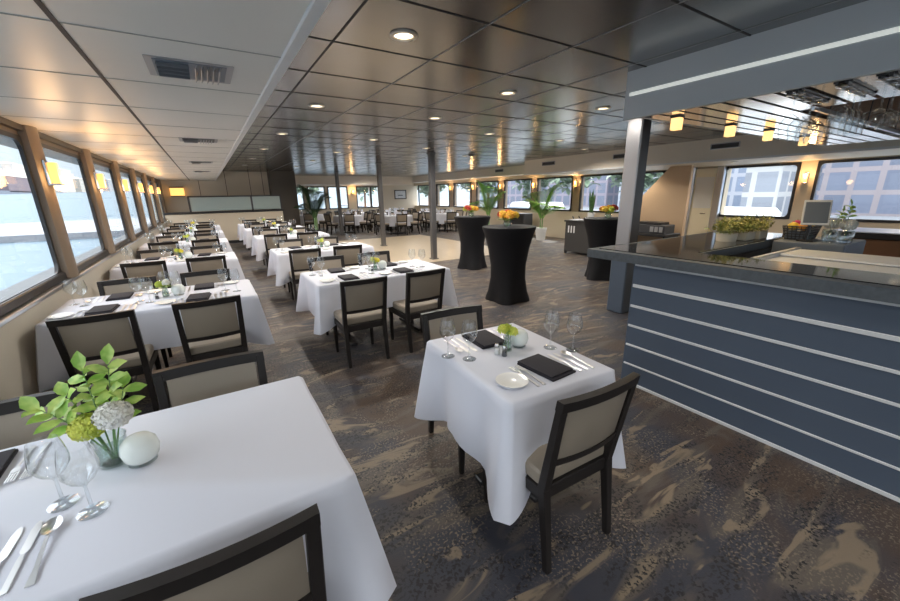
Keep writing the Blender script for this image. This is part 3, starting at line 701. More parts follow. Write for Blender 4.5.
def make_vase(r_=.024, h_=.085, sq=False):
    t = thing('bud_vase', '', 'vase'); MB().lathe([(0, .001), (r_ * 1.1, .001), (r_ * 1.15, .004), (r_ * 1.1, h_ * .5), (r_ * .8, h_ * .8), (r_ * .95, h_), (r_ * .9, h_), (r_ * .75, h_ * .8), (r_ * 1.02, h_ * .5), (r_ * 1.05, .008), (0, .008)], seg=20).build('glass', VGLASS, t)
    MB().lathe([(0, .009), (r_, .009), (r_ * .98, h_ * .5), (0, h_ * .5)], seg=16).build('water', glassmat('vase_water', (.88, .95, .93), 1, 1.2), t); return t
vase = make_vase(); posies = [make_posy(1, 1), make_posy(1.05, 2, LIME, WHITEP), make_posy(1, 5, mat('yellow_petal', (.8, .68, .05), .5), LIME)]

# ------------------------------------------------------------------ set the tables
ZT = .758
ORD = ['nearest', 'second', 'third', 'fourth', 'fifth', 'sixth']
def put_chair(x, y, rz, label): return place(chair, 'ch', (x, y, 0), rz, label, 'chair', GC)
def seat_items(T, cx, cy, rz, tname, sname, full, detail, parts=('n', 'g', 'k', 'f', 's', 'p'), napdx=0):
    """cover for one diner: origin at table edge point (local), +y towards the table centre"""
    ca, sa = math.cos(rz), math.sin(rz)
    def P(u, v, z=ZT): return (cx + ca * u - sa * v, cy + sa * u + ca * v, z)
    w_ = '%s of the %s' % (sname, tname)
    jr = R.uniform
    if 'n' in parts: place(napkin, 'nap', P(0 + napdx, .165), rz + jr(-.12, .12), 'folded black napkin at %s' % w_, 'napkin', 'folded black napkins')
    if 'g' in parts:
        for (u, v, nm) in ((.205, .345, 'inner'), (.29, .255, 'outer')):
            src, key = (wine, 'wg') if detail else (wine_small, 'ws')
            place(src, key, P(u + jr(-.01, .01), v + jr(-.01, .01)), jr(0, 6), '%s empty wine glass at %s' % (nm, w_), 'glass', 'wine glasses on the tables')
    if full:
        if 'k' in parts:
            for u, nm in ((.125, 'inner'), (.165, 'outer')): place(knife, 'kn', P(u, .17, ZT + .001), rz + jr(-.04, .04), '%s silver knife at %s' % (nm, w_), 'knife', 'table knives')
        if 's' in parts: place(spoon, 'sp', P(.205, .16, ZT + .001), rz + jr(-.05, .05), 'silver spoon at %s' % w_, 'spoon', 'table spoons')
        if 'f' in parts:
            for u, nm in ((-.115, 'inner'), (-.15, 'outer')): place(fork, 'fk', P(u, .15, ZT + .001), rz + jr(-.05, .05), '%s silver fork at %s' % (nm, w_), 'fork', 'table forks')
        if 'p' in parts: place(plate, 'pl', P(-.235, .13), 0, 'small white bread plate at %s' % w_, 'plate', 'bread plates')
def centre(cx, cy, tname, k, cand=True, shakers=True, rot=0):
    place(vase, 'va', (cx, cy, ZT), rot, 'small clear glass bud vase at the centre of the %s' % tname, 'vase', 'bud vases')
    place(posies[k % 3], 'po%d' % (k % 3), (cx, cy, ZT + .085), k * 1.3, ['lime green posy in the vase', 'lime and white posy in the vase', 'yellow posy in the vase'][k % 3] + ' on the %s' % tname, 'flowers', 'table posies')
    if cand: place(candle, 'ca', (cx + .095, cy + .01, ZT), 0, 'white frosted globe candle on the %s' % tname, 'candle', 'globe candles')
    if shakers:
        place(salt, 'sa', (cx - .075, cy - .005, ZT), 0, 'little glass salt shaker on the %s' % tname, 'shaker', 'salt shakers')
        place(pepper, 'pe', (cx - .06, cy - .05, ZT), 0, 'little glass pepper shaker on the %s' % tname, 'shaker', 'pepper shakers')

TY = [1.41, 4.10, 6.65, 9.2, 11.7, 14.2]
for i, cy in enumerate(TY):
    tn = '%s window-row table' % ORD[i]; X0 = -.45; W2 = .40
    place(tabL, 'tl', (X0, cy, 0), 0, 'black pedestal dining table under the cloth, %s in the window row' % ORD[i], 'table', 'window-row tables')
    tag(cloth(1.40, .80, .33, 10 + i, .035, lims=-1.245 - X0 + .012).build('tablecloth', CLOTH, None, 60, (X0, cy, 0)), 'white tablecloth on the %s' % tn, 'tablecloth', 'window-row tablecloths')
    for sx_, sn in ((-.75, 'window'), (-.11, 'aisle')):
        ny = cy - W2 - .10 if i else 1.11; fy = cy + W2 - .10 if i else 1.70
        put_chair(sx_ + R.uniform(-.012, .012), ny, R.uniform(-.03, .03), 'dark-framed taupe dining chair at the near %s seat of the %s' % (sn, tn))
        put_chair(sx_ + R.uniform(-.012, .012), fy, PI + R.uniform(-.03, .03), 'dark-framed taupe dining chair at the far %s seat of the %s' % (sn, tn))
        if i == 0:
            if sn == 'window':
                seat_items(None, -.685, cy - W2, 0, tn, 'near window seat', True, True); seat_items(None, -.77, cy + W2, PI, tn, 'far window seat', True, True, ('n', 'f', 's'))
            continue
        seat_items(None, sx_ - .07, cy - W2, 0, tn, 'near %s seat' % sn, i < 3, i < 3); seat_items(None, sx_ - .03, cy + W2, PI, tn, 'far %s seat' % sn, i < 3, i < 3)
    if i: centre(-.43, cy, tn, i, True, i < 3)
MY = [4.12, 6.6, 9.4, 11.9, 14.2]
for i, cy in enumerate(MY):
    tn = '%s aisle-row table' % ORD[i]; X0 = 1.56; W2 = .40
    place(tabM, 'tm', (X0, cy, 0), 0, 'black pedestal dining table under the cloth, %s in the aisle row' % ORD[i], 'table', 'aisle-row tables')
    tag(cloth(1.50, .80, .33, 30 + i, .03).build('tablecloth', CLOTH, None, 60, (X0, cy, 0)), 'white tablecloth on the %s' % tn, 'tablecloth', 'aisle-row tablecloths')
    for sx_, sn in ((1.13, 'left'), (1.77, 'right')):
        put_chair(sx_, cy - W2 - .14, R.uniform(-.05, .05), 'dark-framed taupe dining chair at the near %s seat of the %s' % (sn, tn))
        put_chair(sx_ + .05, cy + W2 + .04, PI + R.uniform(-.05, .05), 'dark-framed taupe dining chair at the far %s seat of the %s' % (sn, tn))
        seat_items(None, sx_ + .03, cy - W2, 0, tn, 'near %s seat' % sn, i < 2, i < 2); seat_items(None, sx_ + .03, cy + W2, PI, tn, 'far %s seat' % sn, i < 2, i < 2)
    centre(1.56, cy + .02, tn, i + 2, True, i < 2)
# table for two beside the bar
tn = 'small table for two'; X0, Y0, RZ = 1.285, 1.43, -.07
place(tabS, 'ts', (X0, Y0, 0), RZ, 'small black pedestal table under the cloth beside the bar', 'table')
o = cloth(.62, .80, .35, 3, .045, cw=.16, cex=.50, cout=.085).build('tablecloth', CLOTH, None, 60, (X0, Y0, 0)); o.rotation_euler = (0, 0, RZ); tag(o, 'white tablecloth on the small table for two beside the bar', 'tablecloth')
put_chair(1.215, 1.10, -.04, 'dark-framed taupe dining chair at the near end of the small table for two'); put_chair(1.25, 1.74, PI - .1, 'dark-framed taupe dining chair at the far end of the small table for two')
def L2(u, v): return (X0 + math.cos(RZ) * u - math.sin(RZ) * v, Y0 + math.sin(RZ) * u + math.cos(RZ) * v)
a = L2(.03, -.40); seat_items(None, a[0], a[1], RZ, tn, 'near end', True, True, ('n', 'g', 'k', 'f', 's', 'p'))
a = L2(-.03, .40); seat_items(None, a[0], a[1], RZ + PI, tn, 'far end', True, True, ('n', 'g', 'k', 'f', 's'))
a = L2(.0, .045); centre(a[0], a[1], tn, 0, True, True, 0)

# ------------------------------------------------------------------ foreground flowers
t = thing('glass_vase', 'clear round glass vase of flowers on the nearest window-row table', 'vase', (-.39, 1.50, ZT))
MB().lathe([(0, .001), (.04, .001), (.045, .006), (.046, .05), (.042, .085), (.045, .098), (.043, .098), (.04, .085), (.043, .05), (.042, .01), (0, .01)], seg=26).build('glass', VGLASS, t)
MB().lathe([(0, .011), (.0415, .011), (.0425, .055), (0, .055)], seg=22).build('water', bpy.data.materials['vase_water'], t)
def hydrangea(label, c, r_, m_, seed, foot):
    rr = random.Random(seed); t = thing('hydrangea', label, 'flower', foot); c = Vector(c) - Vector(foot)
    b_ = petals(MB(), c, r_, 150, r_ * .26, rr, .85, -.75).build('bloom', m_, t); MB().ball(c, r_ * .8, 2, (1, 1, .85)).build('bloom_core', m_, b_)
    MB().tube([(0, 0, 0), (c.x * .4, c.y * .4, c.z * .5), c], .0035, 6).build('stem', STEM, t); return t
hydrangea('lime green hydrangea bloom leaning left in the foreground glass vase', (-.432, 1.505, .905), .043, LIME, 3, (-.395, 1.50, ZT + .012))
hydrangea('white hydrangea bloom leaning right in the foreground glass vase', (-.362, 1.49, .93), .046, WHITEP, 4, (-.385, 1.50, ZT + .012))
def sprig(label, base, tip, n, seed, sag=.0):
    rr = random.Random(seed); t = thing('leaf_sprig', label, 'foliage', base); d = Vector(tip) - Vector(base); pts = []
    for i in range(8):
        q = i / 7; pts.append(Vector((0, 0, 0)) + d * q + Vector((0, 0, sag * q * (1 - q) * 2)))
    MB().tube(pts, [.0028 - .0014 * i / 7 for i in range(8)], 6).build('stem', STEM, t)
    m = MB()
    for i in range(n):
        q = .55 + .45 * i / (n - 1); p = d * q + Vector((0, 0, sag * q * (1 - q) * 2)); ax = d.normalized(); sd_ = ax.orthogonal(); sd_.rotate(Quaternion(ax, i * 2.2 + seed))
        dd = (ax * rr.uniform(.5, 1.0) + sd_).normalized() if i < n - 1 else ax
        m.leaf(p, dd, Vector((-.1, -.75, .6)) + ax * .3, rr.uniform(.05, .068), rr.uniform(.032, .042), .25)
    m.build('leaves', LEAF, t); return t
vb = (-.39, 1.50, ZT + .012)
sprig('upright leafy green sprig at the left back of the foreground vase', vb, (-.42, 1.56, 1.075), 13, 1)
sprig('upright leafy green sprig at the right back of the foreground vase', vb, (-.36, 1.58, 1.075), 12, 2)
sprig('leafy green sprig arching left from the foreground vase', vb, (-.53, 1.53, .985), 11, 3, .05)
sprig('short leafy green sprig leaning right in the foreground vase', vb, (-.335, 1.56, .99), 8, 5)
sprig('leafy green sprig reaching toward the window from foreground vase', vb, (-.475, 1.57, 1.0), 9, 8, .02)
place(candle, 'ca', (-.312, 1.45, ZT), 0, 'white frosted globe candle on the nearest window-row table', 'candle', 'globe candles')

# ------------------------------------------------------------------ cocktail tables
def make_cocktail():
    t = thing('cocktail_table', '', 'table'); m = MB(); N = 40; rings = []
    for z, r_, lob in ((0.0, .30, .30), (.04, .295, .28), (.15, .272, .2), (.35, .255, .08), (.55, .262, .02), (.8, .305, 0), (1.0, .36, 0), (1.09, .392, 0), (1.115, .395, 0)):
        ring = []
        for i in range(N):
            a = 2 * PI * i / N; q = r_ * (1 + lob * (abs(math.cos(2 * a)) ** 2 - .5)); ring.append(m.bm.verts.new((q * math.cos(a + PI / 4), q * math.sin(a + PI / 4), z)))
        rings.append(ring)
    for a, b in zip(rings, rings[1:]):
        for i in range(N): m.bm.faces.new((a[i], a[(i + 1) % N], b[(i + 1) % N], b[i]))
    m.build('stretch_cover', SPANDEX, t)
    MB().lathe([(.396, 1.108), (.398, 1.118), (.392, 1.126), (0, 1.126)], seg=40).build('top_cover', SPANDEX, t); return t
ck = make_cocktail()
def make_bunch(seed):
    rr = random.Random(seed); t = thing('flower_bunch', '', 'flowers')
    for k in range(9):
        a = 2.4 * k; q = .03 + .075 * math.sqrt(k / 9); petals(MB(), (q * math.cos(a), q * math.sin(a), .105 + .04 * (1 - k / 9) + rr.uniform(-.01, .015)), .034, 26, .018, rr).build('bloom', [ORANGE, YEL, ORANGE, REDP, ORANGE, YEL, REDP, ORANGE, LIME][k], t)
    m = MB()
    for k in range(12): a = k * 2.4; m.leaf((0, 0, .06), (math.cos(a), math.sin(a), .35 + .3 * (k % 3)), (0, 0, 1), .13, .04)
    m.build('leaves', LEAF, t)
    m = MB()
    for k in range(5): m.tube([(.012 * math.cos(k), .012 * math.sin(k), .005), (.05 * math.cos(k * 1.3), .05 * math.sin(k * 1.3), .10)], .003, 5)
    m.build('stems', STEM, t); return t
bowl = thing('glass_bowl_vase', '', 'vase'); MB().lathe([(0, .001), (.04, .001), (.06, .02), (.062, .05), (.05, .075), (.053, .082), (.048, .075), (.059, .05), (.056, .02), (0, .006)], seg=22).build('glass', VGLASS, bowl)
bunch = make_bunch(4); bunch.scale = (1.3, 1.3, 1.3)
for i, (x, y, nm) in enumerate([(3.75, 4.32, 'the nearer of the middle pair'), (4.85, 6.8, 'the farther of the middle pair'), (6.2, 4.45, 'behind the steel column')]):
    place(ck, 'ck', (x, y, 0), .4 * i, 'tall cocktail table in black stretch cover, ' + nm, 'table', 'black cocktail tables')
    place(bowl, 'bw', (x + (.05 if i == 2 else -.03), y, 1.127), 0, 'round clear vase on the black cocktail table, ' + nm, 'vase', 'cocktail table vases')
    place(bunch, 'bu', (x + (.05 if i == 2 else -.03), y, 1.125), 1.9 * i, 'orange and yellow flower bunch on the cocktail table, ' + nm, 'flowers', 'cocktail table flowers')

# ------------------------------------------------------------------ palms and things along the right wall
def palm(label, loc, h_, n, spread, m_, seed, potm, pr=.2, ph=.42, thin=1.0):
    rr = random.Random(seed); t = thing('potted_palm', label, 'plant', loc)
    p = MB().lathe([(0, .0), (pr * .75, 0), (pr, ph), (pr * .92, ph), (pr * .85, ph - .04), (0, ph - .04)], seg=24).build('pot', potm, t)
    m = MB()
    for k in range(4): a = k * 1.57; m.tube([(.04 * math.cos(a), .04 * math.sin(a), ph - .04), (.06 * math.cos(a), .06 * math.sin(a), h_ * .55)], [.02, .012], 6)
    m.build('stem', STEM, t)
    for k in range(n):
        a = k * 2.39996 + seed; el = .45 + .65 * ((k * .618) % 1); L_ = spread * rr.uniform(.8, 1.15); m = MB()
        bx = Vector((.05 * math.cos(a), .05 * math.sin(a), h_ * .40)); hd = Vector((math.cos(a), math.sin(a), 0)); pts = []
        for i in range(12):
            q = i / 11; pts.append(bx + hd * L_ * q * (1.1 - .55 * el) + Vector((0, 0, (h_ * .6) * el * (1.9 * q - .95 * q * q) - .2 * L_ * q * q * (1 - el))))
        m.tube(pts, [.008 * (1 - .8 * i / 11) for i in range(12)], 5)
        for i in range(2, 12):
            d = (pts[i] - pts[i - 1]).normalized(); sd_ = d.cross(Vector((0, 0, 1))).normalized(); q = i / 11
            for s_ in (-1, 1):
                ll = L_ * .42 * math.sin(PI * (.18 + .75 * q))
                for w_ in (0, .33, .66): m.leaf(pts[i].lerp(pts[i - 1], w_), d * .9 + sd_ * s_ * .8 + Vector((0, 0, -.15)), Vector((0, 0, 1)), ll, .03 * thin, .35)
        m.build('frond', m_, t)
    return t
palm('green potted palm in white pot behind the farther cocktail table', (9.1, 11.7, 0), 2.05, 16, .75, PALML, 2, WHITE)
palm('green potted palm in white pot between cocktail tables by right wall', (9.7, 9.5, 0), 1.85, 18, .85, PALML, 5, WHITE)
palm('dark green palm beside the dark wall at the back', (3.5, 15.35, 0), 2.0, 20, .8, DARKLEAF, 9, GREYDK, .18, .35)
t = thing('wicker_cabinet', 'dark wicker serving cabinet with white cloth near the right wall', 'cabinet', (8.35, 6.6, 0))
MB().bb(-.28, .28, -.42, .42, .06, .84, .01).build('body', mat('dark_wicker', (.045, .042, .04), .6, bump=.6, bscale=90), t); MB().bb(-.31, .31, -.45, .45, .84, .88, .008).build('top', BLACKF, t)
for a in (-.25, .25):
    for b in (-.38, .38): MB().bb(a - .025, a + .025, b - .025, b + .025, 0, .06).build('leg', BLACKF, t)
m = MB()
for k in range(3): m.bb(-.284, -.279, .12 + .09 * k - .02, .12 + .09 * k + .02, .56, .74)
m.build('slot', WHITE, t)
tag(MB().box(0, 0, .01, .4, .3, .02, .006).build('folded_cloth', CLOTH, None, 35, (8.3, 6.78, .88)), 'folded white cloth on the dark wicker cabinet', 'cloth')
t = thing('snake_plant', 'tall snake plant in white pot on the wicker cabinet', 'plant', (8.35, 6.45, .88)); MB().lathe([(0, 0), (.07, 0), (.09, .2), (.08, .2), (.075, .17), (0, .17)]).build('pot', WHITE, t)
for k in range(8): a = k * .785; MB().leaf((.03 * math.cos(a), .03 * math.sin(a), .17), (.14 * math.cos(a), .14 * math.sin(a), 1), (math.cos(a), math.sin(a), 0), .5 + .06 * (k % 3), .055, .05).build('leaf', DARKLEAF, t)
t = thing('folding_stand', 'black folding tray stand against the right wall', 'stand', (10.25, 8.55, 0))
for s_ in (-1, 1):
    MB().bar((0, s_ * .28 - .2, 0), (0, -s_ * .28 - .2 + .0, .82), .025, .025).build('leg', BLACKF, t); MB().bar((.3, s_ * .28 - .2, 0), (.3, -s_ * .28 - .2, .82), .025, .025).build('leg', BLACKF, t)
    MB().bar((-.02, s_ * .28 - .2, .82), (.32, s_ * .28 - .2, .82), .025, .025).build('rail', BLACKF, t)
t = thing('loudspeaker', 'black box speaker by the right wall between the palms', 'speaker', (10.15, 11.0, 0)); MB().bb(-.22, .22, -.4, .4, .02, .85, .015).build('cabinet', GREYDK, t); MB().bb(-.226, -.218, -.34, .34, .1, .78).build('grille', BLACKF, t)
for a in (-.16, .16): MB().bb(a - .03, a + .03, -.34, .34, 0, .02).build('foot', BLACKF, t)

# stair enclosure, door, console
struct('wall_stair', MB().prism([(4.72, 2.14), (5.2, 2.14), (5.8, 1.5), (6.15, 1.12), (6.15, 0), (4.72, 0)], 'x', 9.5, 9.6), TAN)
r_ = sroot('door_1')
for a, b in ((4.50, 4.66), (5.16, 5.36)): MB().bb(XR - .12, XR + .02, a, b, 0, 2.14, .01).build('door_frame', ALU, r_)
dlf = MB().bb(XR - .06, XR - .02, 4.66, 5.16, .01, 2.1).build('door_leaf', DOORM, r_); MB().tube([(XR - .1, 4.78, 1.02), (XR - .1, 4.9, 1.02)], .012).build('door_handle', STEEL, dlf)
MB().bb(XR - .064, XR - .058, 4.7, 5.12, 1.15, 1.9).build('door_panel', WHITE, dlf)
t = thing('console_desk', 'black console desk in front of the tan stair panel', 'desk', (9.05, 5.45, 0)); MB().bb(-.3, .35, -.75, .5, .56, .62, .006).build('desktop', BLACKF, t)
for b in (-.72, .45): MB().bb(-.28, .33, b, b + .03, 0, .56).build('side', BLACKF, t)
MB().bb(.28, .31, -.69, .45, .1, .56).build('back_panel', TAN, t)
t = thing('audio_mixer', 'dark audio equipment box on the console desk', 'audio equipment', (9.05, 5.2, .62)); cs_ = MB().bb(-.22, .22, -.42, .42, .0, .2, .012).build('case', GREYDK, t); MB().bb(-.18, .18, -.3, .36, .2, .26, .01).build('lid', BLACKF, t)
for k in range(3): MB().bb(-.232, -.22, -.38 + .11 * k, -.30 + .11 * k, .04, .16).build('panel', VENTM, cs_)

# ------------------------------------------------------------------ things on the bar
BZ = 1.122
def bush(m, rr, c, w_, d_, h_, n):
    for k in range(n):
        p = Vector((c[0] + rr.uniform(-w_, w_), c[1] + rr.uniform(-d_, d_), c[2])); d = Vector((rr.uniform(-.8, .8), rr.uniform(-.8, .8), rr.uniform(.5, 1.2))).normalized()
        L_ = h_ * rr.uniform(.5, 1); m.tube([p, p + d * L_], [.0022, .001], 3, False)
        for j in range(7):
            q = .3 + .7 * j / 6; sd_ = d.orthogonal(); sd_.rotate(Quaternion(d, rr.uniform(0, 6.3))); m.leaf(p + d * L_ * q, d * .6 + sd_, d, .035, .016, .2)
    return m
for i, (x, y, nm) in enumerate([(4.17, 1.66, 'nearest the column'), (4.40, 1.62, 'middle one'), (4.64, 1.60, 'beside the fruit basket')]):
    t = thing('planter_box', 'cream planter box of yellow-green foliage on the bar, ' + nm, 'planter', (x, y, BZ), 0, 'planters on the bar')
    MB().lathe([(0, 0), (.08, 0), (.09, .08), (.085, .08), (.08, .06), (0, .06)], seg=20).build('pot', mat('cream_pot', (.62, .56, .44), .6), t) if i == 0 else MB().box(0, 0, .04, .19, .15, .08, .006).build('pot', bpy.data.materials['cream_pot'], t)
    bush(MB(), random.Random(i), (0, 0, .07), .10, .08, .17, 60).build('foliage', BUSHL, t)
t = thing('wire_basket', 'dark woven basket of fruit on the bar', 'basket', (4.86, 1.31, 1.121)); t.scale = (.75, .75, .75); m = MB()
for k in range(6):
    z = .01 + .032 * k; w_ = .15 + .008 * k; d_ = .11 + .006 * k; m.tube([(-w_, -d_, z), (w_, -d_, z), (w_, d_, z), (-w_, d_, z), (-w_, -d_, z)], .006, 6)
for k in range(9):
    q = -1 + 2 * k / 8
    for s_ in (-1, 1): m.tube([(.15 * q, s_ * .11, .0), (.19 * q, s_ * .141, .17)], .005, 5)
for k in range(7):
    q = -1 + 2 * k / 6
    for s_ in (-1, 1): m.tube([(s_ * .15, .11 * q, .0), (s_ * .19, .14 * q, .17)], .005, 5)
m.build('weave', GREYDK, t); MB().bb(-.145, .145, -.105, .105, .0, .012).build('bottom', GREYDK, t); MB().bb(-.15, .15, -.115, .115, .012, .11, .01).build('liner', BARGREY, t)
FR = [(-.10, -.05, .17, FRUITO, 'orange'), (.0, -.06, .18, YEL, 'lemon'), (-.03, .05, .185, MAG, 'apple'), (.08, .02, .18, FRUITO, 'orange'), (-.1, .06, .165, YEL, 'lemon')]
for i, (x, y, z, m_, nm) in enumerate(FR):
    t = thing(nm, ['orange fruit at the front left of the bar basket', 'yellow lemon at the front middle of the bar basket', 'magenta apple at the middle of the bar basket', 'orange fruit at the right of the bar basket', 'yellow lemon at the back left of the bar basket'][i], 'fruit', (4.86 + .75 * x, 1.31 + .75 * y, 1.121 + .75 * z))
    MB().ball((0, 0, 0), .045, 3, (1, 1, .92 if nm != 'lemon' else .85)).build('flesh', m_, t); MB().tube([(0, 0, .036), (.003, 0, .052)], .003, 5).build('stalk', STEM, t)
t = thing('tablet_stand', 'white order tablet on tilted stand at the bar', 'tablet', (4.70, 1.17, 1.121)); rx = Matrix.Rotation(-.5, 3, 'X')
ry_ = Matrix.Rotation(-1.2, 3, 'Z') @ Matrix.Rotation(1.15, 3, 'X'); nv_ = ry_ @ Vector((0, 0, 1))
MB().box(0, .02, .26, .19, .24, .012, .004, ry_).build('screen_case', WHITE, t); MB().box(nv_.x * .004, .02 + nv_.y * .004, .26 + nv_.z * .004, .165, .2, .012, .003, ry_).build('screen', BARGREY, t); MB().bar((.0, .05, .0), (0, .04, .25), .04, .02).build('stand', BLACKF, t); MB().box(0, .04, .006, .14, .12, .012, .004).build('foot', BLACKF, t)
for i, (x, y, mt, nm) in enumerate([(4.93, 1.12, WHITEP, 'left'), (4.84, .99, WHITEP, 'right')]):
    t = thing('glass_vase', 'clear glass vase on the raised bar shelf, %s one' % nm, 'vase', (x, y, 1.121), 0, 'bar shelf vases'); MB().lathe([(0, .001), (.05, .001), (.055, .09), (.05, .1), (.046, .09), (.046, .01), (0, .01)], seg=22).build('glass', VGLASS, t)
    hydrangea('white hydrangea bloom in the %s vase on the bar shelf' % nm, (x, y, 1.275), .055, mt, 20 + i, (x, y, 1.135))
sprig('green leafy sprig standing between the white hydrangeas on the bar', (4.86, 1.0, 1.135), (4.90, 1.02, 1.44), 12, 4)
sprig('green leafy sprig leaning out of the left vase on the bar', (4.93, 1.12, 1.135), (4.97, 1.08, 1.38), 11, 6)
for i in range(4):
    g = copy_tree(wine); g.location = (4.62 + .10 * (i % 2), .96 + .09 * (i // 2), 1.121 + .212); g.rotation_euler = (PI, 0, 0); tag(g, 'upturned wine glass drying on the bar shelf, %s from the left' % ['first', 'second', 'third', 'fourth'][i], 'glass', 'upturned bar glasses')

# ------------------------------------------------------------------ far round tables
def round_cloth(r_, drop, seed):
    m = MB(); N = 48; rings = []; rr = random.Random(seed); p = rr.uniform(0, 6)
    for t in (0, .03, .15, .4, .7, 1):
        rings.append([m.bm.verts.new(((r_ + .01 * (t > 0) + t * (.035 + .03 * math.sin(9 * 2 * PI * i / N + p))) * math.cos(2 * PI * i / N), (r_ + .01 * (t > 0) + t * (.035 + .03 * math.sin(9 * 2 * PI * i / N + p))) * math.sin(2 * PI * i / N), .757 - drop * t)) for i in range(N)])
    for a, b in zip(rings, rings[1:]):
        for i in range(N): m.bm.faces.new((a[i], a[(i + 1) % N], b[(i + 1) % N], b[i]))
    m.bm.faces.new(rings[0]); return m
rtab = thing('round_table', '', 'table'); MB().lathe([(0, .72), (.61, .72), (.61, .75), (0, .75)], seg=32).build('tabletop', WOOD, rtab); MB().lathe([(0, 0), (.3, 0), (.3, .03), (.05, .06), (.05, .72), (0, .72)], seg=18).build('pedestal', BLACKF, rtab)
fan = thing('fan_napkin', '', 'napkin'); m = MB()
for k in range(7): a = -.9 + .3 * k; m.leaf((0, 0, 0), (math.sin(a) * .8, .1, 1), (0, 1, 0), .17, .07, .05)
m.build('fold', CLOTH, fan)
FT = [(6.9, 15.2, 'first to the right of the far post'), (9.1, 14.9, 'second right of the far post'), (5.3, 17.0, 'left of the far post'), (7.4, 17.35, 'under the framed picture'), (4.15, 19.3, 'beside the dark palm'), (6.45, 19.45, 'below the back windows'), (9.5, 17.1, 'by the right wall windows'), (8.75, 19.4, 'in the far right corner')]
for i, (x, y, nm) in enumerate(FT):
    place(rtab, 'rt', (x, y, 0), 0, 'round far table under white cloth, ' + nm, 'table', 'far round tables')
    tag(round_cloth(.62, .42, i).build('tablecloth', CLOTH, None, 60, (x, y, 0)), 'white cloth draped on the far round table, ' + nm, 'tablecloth', 'far round tablecloths')
    for k in range(6):
        a = k * PI / 3 + .26; place(fan, 'fan', (x + .42 * math.cos(a), y + .42 * math.sin(a), .758), a + PI / 2, 'white fan-folded napkins on the far round table, ' + nm, 'napkin', 'fan napkins, far table ' + nm)
        put_chair(x + .76 * math.cos(a), y + .76 * math.sin(a), a + PI / 2, 'taupe dining chairs round the far table, ' + nm)['group'] = 'chairs round the far table, ' + nm
        g = place(wine_small, 'ws', (x + .33 * math.cos(a + .4), y + .33 * math.sin(a + .4), .758), 0, 'wine glasses on the far round table, ' + nm, 'glass', 'glasses, far table ' + nm)
    
# ------------------------------------------------------------------ outside
wp = MB().bb(-900, 700, -400, 2600, -.2, 0).build('sea', WATER); wp.location = (0, 0, -3.2); wp.rotation_euler = (math.radians(1.1), math.radians(.3), 0); wp['kind'] = 'structure'; stag(wp, 'pale blue harbour water outside the windows', 'water')
def building(label, loc, sx_, sy_, sz_, wall, glass, roofm=WHITE, px=3.2, pz=3.4, ms=.35):
    t = thing('building', label, 'building', loc); f = facade_mat('facade', wall, glass, px, pz, ms)
    MB().bb(-sx_ / 2, sx_ / 2, -sy_ / 2, sy_ / 2, 0, sz_).build('wall', f, t); MB().bb(-sx_ / 2 - .5, sx_ / 2 + .5, -sy_ / 2 - .5, sy_ / 2 + .5, sz_, sz_ + .8).build('roof', roofm, t)
    MB().bb(-sx_ * .15, sx_ * .2, -sy_ * .2, sy_ * .15, sz_ + .8, sz_ + 3).build('roof_plant', roofm, t); return t
struct('trim_%d' % pil, MB().bb(-200, -180, 100, 2200, -10, 13), mat('far_shore', (.13, .15, .19), .9)); pil += 1
building('brick harbour building seen through the nearest left window', (-192, 655, 12), 24, 66, 17, (.16, .12, .13), (.11, .09, .11), px=5, pz=4)
building('pale tall block behind the brick harbour building at left', (-240, 860, 12), 24, 70, 42, (.52, .50, .47), (.40, .39, .38), px=6, pz=5)
building('long low white shed on the far shore at left', (-192, 560, 12), 12, 80, 5, (.34, .36, .38), (.2, .22, .25))
building('white waterfront block seen through the second left window', (-192, 850, 12), 24, 70, 36, (.50, .46, .40), (.38, .35, .31), px=6, pz=5)
building('pale waterfront tower beyond the second left window', (-192, 955, 12), 24, 60, 26, (.44, .42, .38), (.3, .29, .27), px=6, pz=5)
building('pale far building seen through the third left window', (-192, 1230, 12), 24, 120, 34, (.36, .36, .37), (.22, .24, .27), px=6, pz=5)
struct('trim_%d' % pil, MB().bb(34, 160, -60, 140, -6, -1.0), mat('quay_stone', (.20, .21, .23), .9)); pil += 1
BL = [(60, 7, 16, 13, 18, (.17, .15, .16), (.07, .08, .11), 'brick quay building right of the bar tablet'), (62, 27, 16, 20, 13, (.22, .23, .26), (.09, .11, .15), 'pale office block behind the fruit basket'), (75, -16, 24, 24, 22, (.24, .25, .27), (.09, .12, .17), 'glass office block at the far right window'), (66, 55, 16, 26, 15, (.17, .15, .18), (.08, .09, .12), 'mauve building behind the palms'), (90, 90, 20, 40, 18, (.24, .24, .26), (.1, .12, .16), 'distant pale building behind the far right windows'), (44, 14.6, 5, 2.6, 5, (.28, .28, .28), (.12, .13, .15), 'narrow white dock kiosk behind the bar planters'), (42, 3.2, 4, 3, 3.4, (.28, .28, .28), (.12, .13, .15), 'white dock kiosk seen through the rightmost window')]
for x, y, a, b, h_, wl, gl, lb in BL: building(lb, (x, y, -1), a, b, h_, [min(.6, 1.5 * c) for c in wl], [1.7 * c for c in gl], px=1.9, pz=2.1, ms=.22)
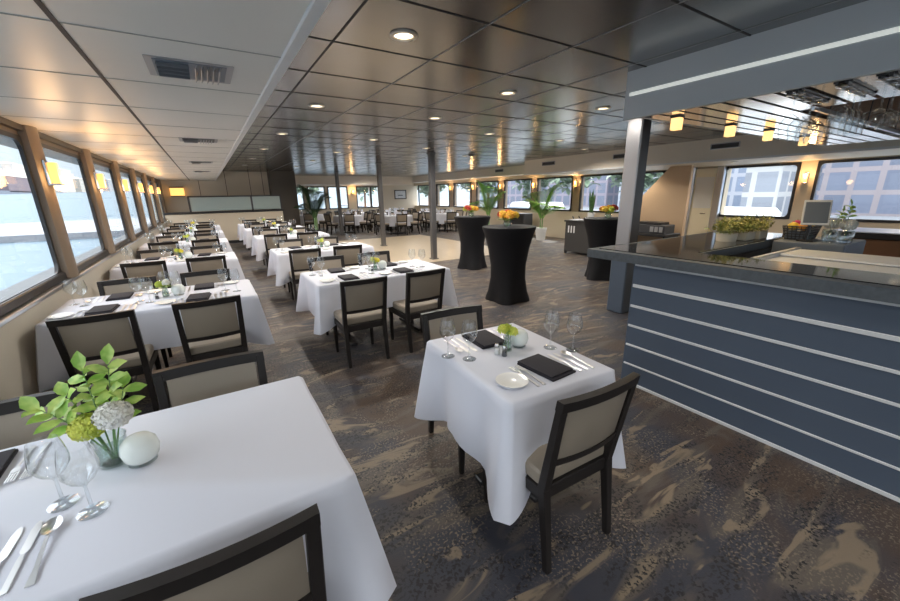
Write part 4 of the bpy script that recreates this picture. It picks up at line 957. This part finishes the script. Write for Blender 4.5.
def tree(label, loc, h_, seed):
    rr = random.Random(seed); t = thing('tree', label, 'tree', loc); MB().tube([(0, 0, 0), (.1, 0, h_ * .5)], [.25, .16], 8).build('trunk', BROWN, t)
    m = MB()
    for k in range(420):
        d = Vector((rr.gauss(0, 1), rr.gauss(0, 1), rr.gauss(0, 1))).normalized() * rr.uniform(.55, 1) ; p = Vector((d.x * h_ * .36, d.y * h_ * .36, h_ * .66 + d.z * h_ * .34)); m.leaf(p, Vector((rr.uniform(-1, 1), rr.uniform(-1, 1), rr.uniform(-.4, .8))), (0, 0, 1), 1.1, .7)
    m.build('crown', TREEL, t); return t
for i, (x, y, h_) in enumerate([(38, 24, 7), (39, 33, 8), (40, 41, 7.5), (38, 49, 8), (41, 58, 9), (40, 70, 9), (42, 84, 10)]): tree('green quayside tree beyond the right windows, %s from the right' % ['first', 'second', 'third', 'fourth', 'fifth', 'sixth', 'seventh'][i], (x, y, -1), h_, i)
for i, y in enumerate([55, 66, 78]): tree('green quayside tree outside the back windows, %s from the right' % ['first', 'second', 'third'][i], (34 - 8 * i, y + 6, -1.5), 9, 20 + i)
struct('trim_%d' % pil, MB().bb(-30, 34, 52, 120, -6, -1.5), bpy.data.materials['quay_stone']); pil += 1
def boat(label, loc, L_, rz):
    t = thing('moored_boat', label, 'boat', loc, rz); t.scale = (1.7, 1.7, 1.7); m = MB()
    prof = [(-L_ / 2, .95), (-L_ * .2, 1.15), (L_ * .2, 1.05), (L_ / 2 - .8, .5), (L_ / 2, .05)]; V = []
    for x, hw in prof: V.append([m.bm.verts.new(p) for p in ((x, -hw * .5, 0), (x, -hw, 1.1), (x, hw, 1.1), (x, hw * .5, 0))])
    for a, b in zip(V, V[1:]):
        for i in range(3): m.bm.faces.new((a[i], a[i + 1], b[i + 1], b[i]))
    m.bm.faces.new(V[0]); m.bm.faces.new(V[-1][::-1]); m.build('hull', WHITE, t)
    cb_ = MB().bb(-L_ * .3, L_ * .15, -.75, .75, 1.1, 2.2, .15).build('cabin', WHITE, t); MB().bb(-L_ * .28, L_ * .155, -.76, .76, 1.55, 1.95).build('cabin_window', BARGREY, cb_); MB().tube([(0, 0, 2.2), (0, 0, 5.5)], .04, 6).build('mast', ALU, t); return t
boat('white motorboat moored outside the window behind the bar', (24, 10.5, -3.1), 5.5, 1.5); boat('white motorboat moored outside the rightmost window', (23, -1.0, -3.1), 6, 1.65); boat('white motorboat moored outside beyond the palms', (26, 27, -3.0), 7, 1.4)
